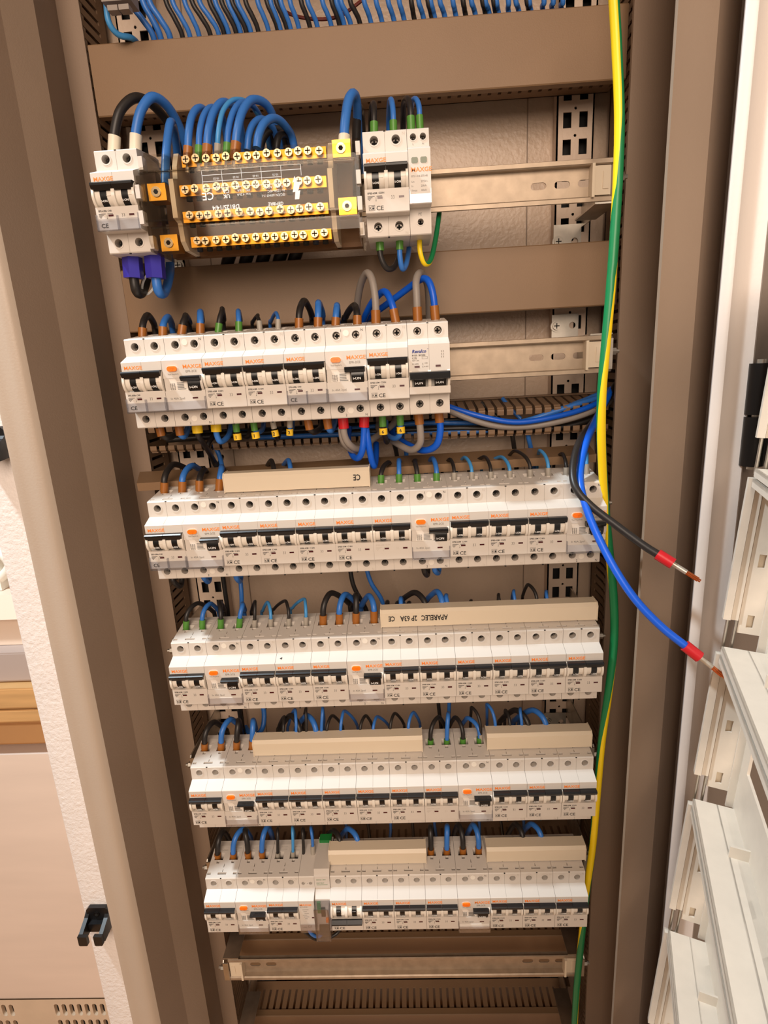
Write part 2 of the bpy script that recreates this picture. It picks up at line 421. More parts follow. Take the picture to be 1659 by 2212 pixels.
# ------------------------------------------------------------------ slotted wiring trunking
def finger_mesh(w, d, lip):
    mb = MB(); mb.box(0, w, 0, d, 0, 1.4)
    if lip: mb.prism([(0, 0), (-2.2, -.5), (-3, -2.0), (-3, -6.5), (-1.4, -6.5), (-1.4, -2.0), (0, -1.2)], 0, w, 0)
    return mb.mesh('finger', ['duct'])
FING = finger_mesh(6.6, 36, False); FINGL = finger_mesh(7.0, 40, True)
def duct(label, x0, x1, z0, z1, y0=100, y1=150, lid=None, open_=False, top=True, bottom=True, slope=0.0):
    t = thing('wiring_trunking', label, 'trunking', (0, 0, 0), 'horizontal wiring trunking')
    mb = MB()
    mb.box(x0, x1, y1-1.5, y1, z0, z1); mb.box(x0, x1, y1-13, y1, z1-1.5, z1); mb.box(x0, x1, y1-13, y1, z0, z0+1.5)
    if not open_:
        mb.box(x0, x1, y0, y0+2, z1-1.5, z1); mb.box(x0, x1, y0, y0+2, z0, z0+1.5)
    part('trunking_base', mb, 'duct', t)
    me = FINGL if open_ else FING
    n = int((x1-x0)/10)
    for k in range(n):
        x = x0+2+k*10
        if top:
            o = link('finger', me, t, Vector((x, y1-(53 if open_ else 49.0), z1-1.4))*K)
            if slope: o.rotation_euler = (slope, 0, 0); o.location = Vector((x, y1-52.0, z1-1.4-52*math.sin(slope)))*K
        if bottom:
            o = link('finger', me, t, Vector((x, y1-(53 if open_ else 49.0), z0+1.4))*K)
            o.scale = (1, 1, -1)
    if lid:
        lz0, lz1 = lid; mb = MB()
        prof = [(y0-2.0, lz0+1), (y0-2.0, lz1-1), (y0-1.2, lz1), (y0+7, lz1), (y0+7, lz1-1.2), (y0-.6, lz1-1.3), (y0-.6, lz0+1.3), (y0+7, lz0+1.2), (y0+7, lz0), (y0-1.2, lz0)]
        mb.prism(prof, x0-1, x1-1); part('lid', mb, 'lid', t)
    return t
duct('grey-brown wiring trunking with closed lid above the top row of devices', -33, 469, 413, 461, lid=(403, 463), top=False)
duct('grey-brown wiring trunking with closed lid between the top and second rows', -38, 470, 209, 263, lid=(204, 265))
duct('open wiring trunking with bent fingers below the second row of breakers', -34, 470, 76, 115, open_=True, slope=.16)
duct('wiring trunking with slotted top behind the sixth row of breakers', -34, 466, -531, -471, lid=(-533, -469), bottom=False)
duct('wiring trunking with slotted top below the sixth row behind the bare rail', -24, 462, -679, -619, lid=(-681, -617), bottom=False)
duct('wiring trunking with slotted top at the bottom edge of the picture', -24, 462, -823, -763, lid=(-825, -761), bottom=False)
# vertical trunking left and right
VF = MB().box(0, 1.4, 0, 36, 0, 6.4).mesh('finger', ['duct'])
def vduct(label, x0, x1, xw, lid, teeth):
    t = thing('vertical_trunking', label, 'trunking', (0, 0, 0), 'vertical wiring trunking')
    mb = MB(); mb.box(x0, x1, 148, 150, BOT, TOP)
    mb.box(xw, xw+1.4, 136, 150, BOT, TOP)
    xo = x1 if xw == x0 else x0
    mb.box(xo-.7, xo+.7, 101, 150, BOT, TOP)
    part('trunking_base', mb, 'duct', t)
    z = -860
    while z < TOP-10:
        link('finger', VF, t, Vector((xw, 101, z))*K); z += 10
    if teeth:
        tm = MB().prism([(-3, 0), (4, 0), (4, 6.4), (-3, 6.4)], 0, 5, 0, 'x').mesh('finger_tip', ['duct'])
        z = -860
        while z < TOP-10:
            link('finger_tip', tm, t, Vector((xw-1, 99, z))*K); z += 10
    if lid:
        mb = MB(); mb.box(x0-1, x1+1, 97.5, 99, BOT, TOP); mb.box(xw-.6, xw+.8, 99, 106, BOT, TOP); part('lid', mb, 'frame_deep_shade', t)
vduct('vertical wiring trunking inside the left wall of the cabinet', -70, -37, -38, True, False)
vduct('vertical wiring trunking with open fingers inside the right wall of the cabinet', 472, 497, 472, False, True)
# the lid taken off the open trunking lies behind the third row
a, b, c, d = [Vector(p) for p in ((-27, 40, 52), (-43, 84, 56.5), (449, 105, 60), (443, 62, 56))]
n = (b-a).cross(d-a).normalized()*1.4
if n.z < 0: n = -n
mb = MB().add([a, b, c, d, a+n, b+n, c+n, d+n], [(0,1,2,3),(4,5,6,7),(0,1,5,4),(1,2,6,5),(2,3,7,6),(3,0,4,7)])
e = (b-a).normalized()
mb.add([a, a-n*5, d-n*5, d], [(0,1,2,3)])
solo('loose_trunking_lid', mb, 'lid', 'loose grey-brown trunking lid lying flat behind the third row wires', 'trunking lid')

# ================================================================== MODULAR DEVICES
UT, LB = 42.0, -36.8
def screw_mesh(r):
    mb = MB(); mb.cyl((0, 0), r, 'y', 0, 2.5, 14)
    for a, b in ((.75, .28), (.28, .75)): mb.box(-r*a, r*a, -.12, .02, -r*b, r*b, 1)
    return mb.mesh('terminal_screw', ['screw_steel', 'hole_shade'])
SCREW = screw_mesh(2.9); SCREW_S = screw_mesh(1.8)
def body_mb(w, top_x, bot_x, r=3.4, notch=True, nose=(22.2, -21.3), ny=-12.75, ztop=35.2, zbot=-28.7, split=True, slots=True, cut=(14.0, -3.6), lower_bottom=LB):
    """housing: plain sides, holed shoulders and holed top, stepped nose"""
    mb = MB(); e = .15; x0, x1 = e, w-e
    nt, nb = nose
    prof = [(0, UT-.8), (.8, UT+.12), (40, UT+6), (47, UT+6), (47, lower_bottom), (.8, lower_bottom), (0, lower_bottom+.8), (0, nb), (ny+.6, nb), (ny, nb+.6)]
    if notch: prof += [(ny, cut[1]), (-4, cut[1]), (-4, cut[0]), (ny, cut[0])]
    prof += [(ny, nt-.5), (ny+.5, nt), (0, nt+4.8)]
    n = len(prof)
    mb.prism(prof, x0, x1, 0, 'x', True, skip=(1, 6, n-1))
    # top with wire entries
    holes = []
    if slots:
        for x in top_x: holes.append(rect(x-5.2, x+5.2, 22, 31)); holes.append(rect(x-1.7, x+1.7, 18, 21.8))
        if w > 20:
            holes += [rect(w/2-5, w/2+5, 4.6, 7.2), rect(w/2-.35, w/2+.35, 7.6, 11), rect(w/2-.35, w/2+.35, 13, 18), rect(.8, 5, 4.6, 7.2), rect(w-5, w-.8, 4.6, 7.2)]
            for x in top_x: holes += [rect(x+1, x+8, 33.6, 34.2), rect(x+1, x+8, 35.4, 36.0), rect(x+1, x+8, 37.2, 37.8)] if x < w/2 else [rect(x-1, x+6, 33.6, 34.2), rect(x-1, x+6, 35.4, 36.0), rect(x-1, x+6, 37.2, 37.8)]
    top = MB().plate(rect(x0, x1, .8, 40), holes, 'z', UT, UT-9, 0, 1)
    o_ = len(mb.v); mb.v += [(a, b, c+.15*b) for a, b, c in top.v]; mb.f += [tuple(i+o_ for i in f) for f in top.f]; mb.m += top.m
    mb.plate(rect(x0, x1, nt+4.8, UT-.8), [circle(x, ztop, r) for x in top_x], 'y', 0, 8, 0, 1)
    mb.plate(rect(x0, x1, lower_bottom+.8, nb), [circle(x, zbot, r) for x in bot_x], 'y', 0, 8, 0, 1)
    for xs, z in ((top_x, ztop), (bot_x, zbot)):
        for x in xs:
            n_ = 18; a = [(x+r*1.02*math.cos(2*math.pi*i/n_), -.35, z+r*1.02*math.sin(2*math.pi*i/n_)) for i in range(n_)]
            b = [(x+r*1.32*math.cos(2*math.pi*i/n_), -.35, z+r*1.32*math.sin(2*math.pi*i/n_)) for i in range(n_)]
            c = [(p[0], 0, p[2]) for p in b]
            mb.add(a+b+c, [(i, (i+1) % n_, (i+1) % n_+n_, i+n_) for i in range(n_)]+[(i+n_, (i+1) % n_+n_, (i+1) % n_+2*n_, i+2*n_) for i in range(n_)])
    if split and w > 20:
        mb.box(w/2-.12, w/2+.12, -.05, .2, nt+4.8, UT-.8, 2); mb.box(w/2-.12, w/2+.12, -.05, .2, lower_bottom+.8, nb, 2)
        mb.box(w/2-.12, w/2+.12, ny-.04, ny+.2, cut[0], nt-.5, 2)
        mb.add([(w/2-.12, -.06, nt+4.8), (w/2+.12, -.06, nt+4.8), (w/2+.12, ny+.5, nt+.06), (w/2-.12, ny+.5, nt+.06)], [(0,1,2,3)], 2)
        for z0 in (UT, lower_bottom): mb.box(w/2-.8, w/2+.8, -.1, 1.2, z0-.7, z0+.05, 1)
    return mb
def brand(mb, x, z, y, size=4.3): return mb.text('MAXGE', x, z, size, y, 0, .018, 1.12)
def screws(t, xs, z, small=False):
    for x in xs: link('terminal_screw', SCREW_S if small else SCREW, t, Vector((x, 6.4, z))*K)
def drum(t, w, off=False):
    mb = MB()
    mb.arc(-6, 5.0, 8.4, 3, .9, w-.9, -75, 75, 12)
    for a, b in ((.3, 2.3), (16.6, 19.4), (w-2.3, w-.3)): mb.arc(-6, 5.0, 10.6, 3, a, b, -62, 62, 12)
    for x in (9, 27): mb.box(x+2.8, x+6.6, -14.75, -13.5, 4.0, 4.6)
    part('drum', mb, 'abs_drum', t, True)
    for x in (9.3, 27.0):
        mb = MB(); mb.arc(-6, 5.0, 8.9, 3, x-2.7, x+2.7, -74, 74, 12)
        o = part('lever', mb, 'lever_black', t, True)
        mb = MB(); mb.text('OFF' if off else 'I-ON', x-2.3, -.4 if not off else 6.5, 2.3, -14.4, 0, .02); part('lever_mark', mb, 'ink_white', o)
    mb = MB()
    pr = [(-12.3, 14.2), (-16.9, 13.9), (-18.0, 13.0), (-17.8, 11.6), (-15.4, 7.9), (-14.0, 8.2)]
    if off: pr = [(a, 7.0-z) if a > -99 else 0 for a, z in [(p[0], p[1]+2.2) for p in pr]]
    mb.prism(pr, .7, 17.85); mb.prism(pr, 18.1, w-.7)
    part('toggle_bar', mb, 'black_plastic', t)
def breaker(name='circuit_breaker', code='EPBE-63M  C16N', cover=False, off=False, faint=False, nmark=True):
    t = thing(name, '', 'circuit breaker', (0, 0, 0)); w = 36
    part('housing', body_mb(w, (9.3, 27), (9.3, 27)), ['abs_white', 'hole_shade', 'seam_grey'], t)
    screws(t, (9.3, 27), 35.2); screws(t, (9.3, 27), -28.7)
    drum(t, w, off)
    mb = MB(); brand(mb, 2.2, 15.6, -12.8); part('brand_print', mb, 'orange_ink', t)
    mb = MB(); y = -12.8
    if not off:
        mb.text(code, 2.2, -7.2, 1.9, y, 0, .02)
        for k, (a, b) in enumerate(((2.2, 8), (2.2, 6.2), (2.2, 5), (3, 4.2))): mb.box(a, b, y-.03, y, -9.0-k*.9, -8.6-k*.9)
        mb.box(9.5, 14, y-.03, y, -9.0, -8.6); mb.box(8.9, 9.1, y-.03, y, -12.2, -9.6); mb.box(8.5, 9.4, y-.03, y, -12.4, -12.1)
        mb.text('3', 21.2, -11.4, 3.6, y, 0, -.01, .7); mb.text('3', 22.8, -11.4, 3.6, y, 0, -.01, .7)
    if not faint:
        mb.text('CE', 8.8 if not cover else 2.8, -19.2, 4.6, y, 0, .01, 1.1)
        if not cover:
            for a, b, c, d in ((2.8, 7.8, -15.4, -15.2), (2.8, 7.8, -19.2, -19.0), (2.8, 3.0, -19.2, -15.2), (7.6, 7.8, -19.2, -15.2)): mb.box(a, b, y-.03, y, c, d)
            mb.text('K', 3.1, -18.7, 3.8, y, 0, 0); mb.box(5.6, 7.2, y-.03, y, -16.4, -15.9); mb.box(5.6, 7.2, y-.03, y, -18.4, -16.9)
    part('printed_markings', mb, 'ink_pale' if faint else 'ink_black', t)
    if nmark:
        mb = MB(); mb.text('N', 32, 38.2, 3.2, -.06); mb.text('N', 32, -35.6, 3.2, -.06); part('terminal_letters', mb, 'ink_pale', t)
    if not off:
        for x in (10.2, 27.6):
            mb = MB(); mb.box(x, x+4.2, y-.1, y, -10.9, -9.4); part('indicator_window', mb, 'indicator_red', t)
    if cover:
        mb = MB()
        mb.box(.3, w-.3, -15.2, -14.7, -22.2, -13.2); mb.box(.3, w-.3, -14.7, -12.8, -22.2, -21.6); mb.box(.2, 1.0, -15, -12.8, -21.6, -9.5); mb.box(w-1, w-.2, -15, -12.8, -21.6, -9.5)
        mb.box(17.4, 18.6, -15.1, -12.8, -21.6, -10.5)
        part('label_cover', mb, 'clear_label', t)
    return t
def rccb(open_cover=False):
    t = thing('residual_current_switch', '', 'circuit breaker', (0, 0, 0)); w = 36
    part('housing', body_mb(w, (9.8, 27), (9.8, 27), cut=(6.5, -4.5), split=False), ['abs_white', 'hole_shade', 'seam_grey'], t)
    screws(t, (9.8, 27), 35.2); screws(t, (9.8, 27), -28.7)
    y = -12.8
    for z in (37, -30.2):
        mb = MB(); mb.cyl((18.4, z), 2.7, 'y', -.25, 0, 16); part('blank_plug', mb, 'abs_drum', t)
    mb = MB(); mb.text('1', 13.2, 38.0, 3.2, -.06); mb.text('N', 31.3, 38.0, 3.0, -.06); mb.text('2', 13.4, -35.2, 3.2, -.06); mb.text('N', 31.3, -35.4, 3.0, -.06)
    part('terminal_letters', mb, 'ink_black', t)
    mb = MB(); mb.prism(slot(4.2, 14.4, 11.8, 17.2), y-.25, y, 0, 'y'); part('button_bezel', mb, 'abs_drum', t)
    mb = MB(); mb.prism(slot(4.8, 13.8, 12.3, 16.7), y-1.8, y-.2, 0, 'y'); mb.box(8.9, 9.7, y-2.0, y-1.7, 13.0, 15.2); mb.box(7.6, 11, y-2.0, y-1.7, 14.9, 15.6)
    part('test_button', mb, 'orange_button', t, label='orange test button')
    mb = MB(); brand(mb, 18.4, 14.4, y, 4.5); part('brand_print', mb, 'orange_ink', t)
    mb = MB(); mb.text('EPR-2CE', 20.6, 10.9, 2.7, y); mb.text('Test Regularly', 4.4, 9.4, 1.7, y); mb.text('In 40A 2pol', 4.2, -12.0, 2.7, y)
    part('printed_markings', mb, 'ink_grey', t)
    # inclined face between the button panel and the lower panel, with wiring sticker
    mb = MB(); mb.prism([(-4, 6.6), (-12.4, 6.6), (-11.6, -4.6), (-4, -4.6)], .5, 20.8); mb.prism([(-4, 6.6), (-8, 6.6), (-8, -4.6), (-4, -4.6)], 20.8, w-.5)
    mb.arc(-6, 2, 9.6, 3, 33.2, 35.5, -50, 50, 10)
    part('front_panel', mb, 'abs_white', t)
    mb = MB(); mb.add([(x, -12.55+(6.4-z)*.07, z) for x, z in ((4.4, 6.2), (10, 6.2), (12, 3.6), (20.4, 3.6), (20.4, -4.2), (4.0, -4.2), (5.6, 2.5))], [(0,1,2,3,4,5,6)])
    part('wiring_sticker', mb, 'sticker', t)
    mb = MB()
    for k in range(5): mb.box(11.6, 17.5 if k < 4 else 19, -12.6+k*.1-.2, -12.6+k*.1, 2.0-k*1.35, 2.6-k*1.35)
    for k in range(5):
        a = k*1.25; mb.box(5.2+(k % 2)*.6, 9.8-(k % 2)*.5, -12.55+k*.1-.25, -12.55+k*.1-.1, 1.6-a, 1.8-a)
    for x in (5.4, 7.2, 9.2): mb.box(x, x+.25, -12.6, -12.2, -3.4, 2.0)
    part('sticker_print', mb, 'ink_grey', t)
    mb = MB(); mb.arc(-6, 1.2, 9.4, 3, 22.2, 32.8, -46, 46, 10); o = part('lever', mb, 'lever_black', t, True)
    mb = MB(); mb.text('I-ON', 23.2, -2.8, 3.3, -15.1, 0, .02); part('lever_mark', mb, 'ink_white', o)
    mb = MB(); mb.prism([(-12, 8.4), (-17.4, 8.0), (-18.6, 7.0), (-18.4, 5.8), (-16.2, 3.6), (-13, 3.8)], 16.6, 34.2); part('toggle_bar', mb, 'black_gloss', t)
    mb = MB(); mb.box(24, 28.8, y-.1, y, -11.9, -10.6); part('indicator_window', mb, 'indicator_red', t)
    dz = -2.5 if open_cover else 0
    mb = MB(); mb.box(.4, w-.4, -15.2, -14.7, -22+dz, -13.6+dz); mb.box(.4, w-.4, -14.7, -12.8, -22.2+dz, -21.6+dz); mb.box(.2, 1, -15.2, -12.8, -22+dz, -10); mb.box(w-1, w-.2, -15.2, -12.8, -22+dz, -10)
    part('label_cover', mb, 'clear_label', t)
    mb = MB(); mb.box(1.4, w-1.4, -13.1, -12.8, -20.8, -14.2); part('label_strip', mb, 'sticker', t)
    return t
def revalco():
    t = thing('circuit_breaker', '', 'circuit breaker', (0, 0, 0)); w = 36
    part('housing', body_mb(w, (9, 27), (9, 27), nose=(24, -18.5), cut=(0.5, -12), lower_bottom=-36.8, zbot=-27.5), ['abs_white', 'hole_shade', 'seam_grey'], t)
    screws(t, (9, 27), 35.2); screws(t, (9, 27), -27.5); y = -12.8
    mb = MB(); mb.text('Revalco', 3.2, 16.6, 3.9, y, 0, .03, 1.0, shear=.25); mb.text('o', 16.6, 19.4, 1.6, y); part('brand_print', mb, 'ink_navy', t)
    mb = MB(); mb.text('RV30  BC232', 3.2, 13.9, 2.1, y, 0, .01); mb.text('C.32', 3.2, 11.5, 2.1, y, 0, .01); mb.text('400V~ 3kA', 3.2, 9.8, 1.3, y); mb.text('IEC 60898', 3.2, 7.0, 1.3, y); mb.text('1 ON', 13.4, 7.4, 1.3, y); mb.text('O OFF', 13.4, 4.6, 1.3, y)
    for a, b, c, d in ((11.8, 16.6, 13.2, 13.35), (11.8, 16.6, 11.4, 11.55), (11.8, 11.95, 11.4, 13.35), (16.45, 16.6, 11.4, 13.35)): mb.box(a, b, y-.03, y, c, d)
    for k in range(3): mb.text('3 3', 28.2, 16.4-k*2.3, 2.0, y)
    for z in (5.2, 7.4): mb.box(12.3, 12.6, y-.03, y, z-1, z+.6)
    part('printed_markings', mb, 'ink_black', t)
    for x in (5.2, 23.4): mb = MB(); mb.box(x, x+4.4, y-.1, y, 4.2, 5.9); part('indicator_window', mb, 'indicator_red', t)
    mb = MB(); mb.box(1.2, w-1.2, -6, -4, -12, .5); mb.arc(-6, -5, 9.6, 3, 16.6, 19.2, -50, 50); mb.arc(-6, -5, 9.6, 3, .5, 2.6, -50, 50); mb.arc(-6, -5, 9.6, 3, w-2.6, w-.5, -50, 50); part('guards', mb, 'abs_drum', t, True)
    for x in (9.3, 27.2):
        mb = MB(); mb.arc(-6, -5, 9.0, 3, x-5, x+5, -60, 60); o = part('lever', mb, 'lever_black', t, True)
        mb = MB(); mb.text('I-ON', x-4.2, -9.8, 3.2, -14.4, 0, .02); part('lever_mark', mb, 'ink_white', o)
    mb = MB(); mb.prism([(-12, 1.0), (-21, .2), (-22.6, -1.2), (-22, -5.4), (-19, -6), (-15, -5.4)], .8, w-.8); part('toggle_bar', mb, 'black_plastic', t)
    return t
def surge():
    t = thing('surge_arrester', '', 'surge arrester', (0, 0, 0)); w = 18
    part('housing', body_mb(w, (5, 13), (9,), r=2.5, notch=False, nose=(24, -16.5), ztop=36, zbot=-27, slots=False), ['abs_white', 'hole_shade', 'seam_grey'], t)
    screws(t, (5, 13), 36, True); screws(t, (9,), -27); y = -12.8
    for x in (2.6, 9.8): mb = MB(); mb.prism([(x, 13.8), (x+.8, 13), (x+4.4, 13), (x+5.2, 13.8), (x+5.2, 16.6), (x+4.4, 17.4), (x+.8, 17.4), (x, 16.6)], y-.15, y, 0, 'y'); part('status_window', mb, 'indicator_green', t)
    mb = MB(); brand(mb, 2.0, 7.0, y, 4.4); part('brand_print', mb, 'orange_ink', t)
    mb = MB(); mb.text('EPS1-C/2-275-40', 2, 3.2, 1.9, y)
    for k, (a, b) in enumerate((('Un', '275V~'), ('In', '20kA'), ('IImax', '40kA'), ('Up', '<1.5kV'))): mb.text(a, 2, -.8-k*3.2, 2.1, y); mb.text(b, 9.6, -.8-k*3.2, 2.1, y)
    mb.text('L', 4.4, 30.2, 1.9, -.06); mb.text('N', 12.2, 30.2, 1.9, -.06); mb.text('PE', 7.2, -22, 3.0, -.06)
    part('printed_markings', mb, 'ink_grey', t)
    mb = MB(); mb.box(.3, w-.3, -14.6, -14.1, -16.2, -9.4); mb.box(.2, .9, -14.6, -12.8, -16.2, -5.5); mb.box(w-.9, w-.2, -14.6, -12.8, -16.2, -5.5); part('label_cover', mb, 'clear_label', t)
    return t
def contactor():
    t = thing('auxiliary_module', '', 'module', (0, 0, 0)); w = 18
    part('housing', body_mb(w, (5, 13.5), (9,), r=1.9, notch=False, ztop=33, slots=False), ['abs_white', 'hole_shade', 'seam_grey'], t); y = -12.8
    mb = MB(); brand(mb, 1.2, 15.2, y, 3.6); part('brand_print', mb, 'orange_ink', t)
    mb = MB(); mb.text('EPTC-63/220', 1.4, 13.0, 1.6, y)
    for k in range(6): mb.box(4+(k % 3), 11-(k % 2)*2, y-.03, y, 9.6-k*2.6, 10.0-k*2.6)
    mb.text('CE', 8.2, -16, 4.2, y); mb.text('A1', 9, 32, 1.6, -.06)
    for a, b in (((3, -16), (5, -12.4)), ((5, -12.4), (7, -16)), ((3, -16), (7, -16))): mb.box(min(a[0], b[0]), max(a[0], b[0]), y-.03, y, min(a[1], b[1]), min(a[1], b[1])+.35)
    part('printed_markings', mb, 'ink_grey', t)
    mb = MB(); mb.box(14, 16.6, y-.1, y, -2.6, -.8); part('indicator_window', mb, 'indicator_red', t)
    mb = MB(); mb.box(.3, w-.3, -14.8, -14.3, -21.4, -10); part('label_cover', mb, 'clear_label', t)
    return t
def relay():
    t = thing('relay_module', '', 'relay', (0, 0, 0)); w = 18
    mb = MB(); mb.prism([(-1, UT+1), (2, UT+9), (47, UT+9), (47, LB), (0, LB), (0, -21), (-9, -21), (-9, 20), (0, 25.5), (-1, 27)], .3, w-.3); part('housing', mb, 'abs_white', t)
    mb = MB(); mb.box(2, w-2, 38, 47.5, UT+9, UT+13); part('terminal_plug', mb, 'relay_green', t)
    mb = MB(); mb.text('220VAC  60W', 2.4, 38, 1.8, -1.1); mb.text('SMART RELAY', 2.4, 33.6, 1.4, -1.1); mb.box(2.4, 15, -1.1, -1.05, 31.5, 31.8); part('printed_markings', mb, 'relay_green', t)
    mb = MB(); mb.box(2.6, 6.6, -11, -9, 2, 17); part('green_panel', mb, 'relay_green', t)
    mb = MB(); mb.box(6.8, 11.5, -11, -9, -3, 9); mb.box(3, 15, -11, -9, -30, -16); part('dark_panel', mb, 'black_plastic', t)
    mb = MB(); mb.box(11.6, 15.2, -12, -9, -10.5, -6); part('push_button', mb, 'orange_button', t)
    mb = MB()
    mb.box(.6, w-.6, -20.5, -20, -27, 18); mb.box(.6, 1.2, -20, -9, -27, 18); mb.box(w-1.2, w-.6, -20, -9, -27, 18); mb.box(.6, w-.6, -20.5, -9, 17.4, 18); mb.box(.6, w-.6, -20.5, -9, -27.6, -27)
    for x in (.6, w-2.2): mb.box(x, x+1.6, -21, -20.3, -27, 18)
    part('clear_flap', mb, 'clear_label', t)
    return t
PROTO = {'b': breaker(), 'k': breaker(code='EPBE-63M  C20N'), 'c': breaker(code='EPS-63Bn C40', cover=True, nmark=False), 'f': breaker(faint=True),
         'o': breaker(off=True), 'e': rccb(), 'E': rccb(True), 'r': revalco(), 's': surge(), 'm': contactor(), 'y': relay()}
USED = set()
WID = {'s': 18, 'm': 18, 'y': 18}
KIND = {'b': 'white two-pole circuit breaker with black toggle bar', 'k': 'white two-pole circuit breaker marked C20', 'c': 'white two-pole circuit breaker with clear label cover',
        'f': 'white two-pole circuit breaker with faint markings', 'o': 'white two-pole circuit breaker switched off, bar lowered',
        'e': 'white residual current switch with orange test button', 'E': 'white residual current switch with orange button, clear flap lowered',
        'r': 'white two-pole circuit breaker with blue lettering', 's': 'narrow white surge arrester with two green windows',
        'm': 'narrow white single module with small print', 'y': 'narrow white relay with green plug and clear flap'}
NAMES = {}
def place(kind, x, row, label):
    if kind in USED: o = copy_tree(PROTO[kind])
    else: o = PROTO[kind]; USED.add(kind)
    o.location = P(x, 0, ZR[row]); o['label'] = label
    o['group'] = 'modular devices on the %s row' % ROWN[row]
    return o
LAY = [None, 'cekbceKr'.replace('K', 'k'), 'cebbbbfebbbe', 'kebbbebbbbbb', 'kebbbbbfebbb', 'bebmyobbbEbbb']
for row in range(1, 6):
    x = XR[row]; n = len(LAY[row]); s = .9947 if row == 2 else 1.0
    for i, k in enumerate(LAY[row]):
        pos = 'left end' if i == 0 else 'right end' if i == n-1 else '%s from left' % ORD[i+1]
        place(k, x, row, '%s, %s, %s row' % (KIND[k], pos, ROWN[row])); x += WID.get(k, 36)*s
_o = [o for o in scene.objects if o.get('label', '').endswith('fourth from left, fourth row')][0]
mb = MB(); mb.add([(4, -7.4, 24.6), (6.4, -5.6, 25.3), (6.2, -8.4, 24.3)], [(0,1,2)]); part('ink_mark', mb, 'ink_black', _o)
place('c', XR[0], 0, 'white two-pole circuit breaker with clear label cover, left of the brass terminal block')
place('k', 223.9, 0, 'white two-pole circuit breaker marked C20, right of the brass terminal block')
place('s', 259.9, 0, 'narrow white surge arrester with two green windows on the top row')

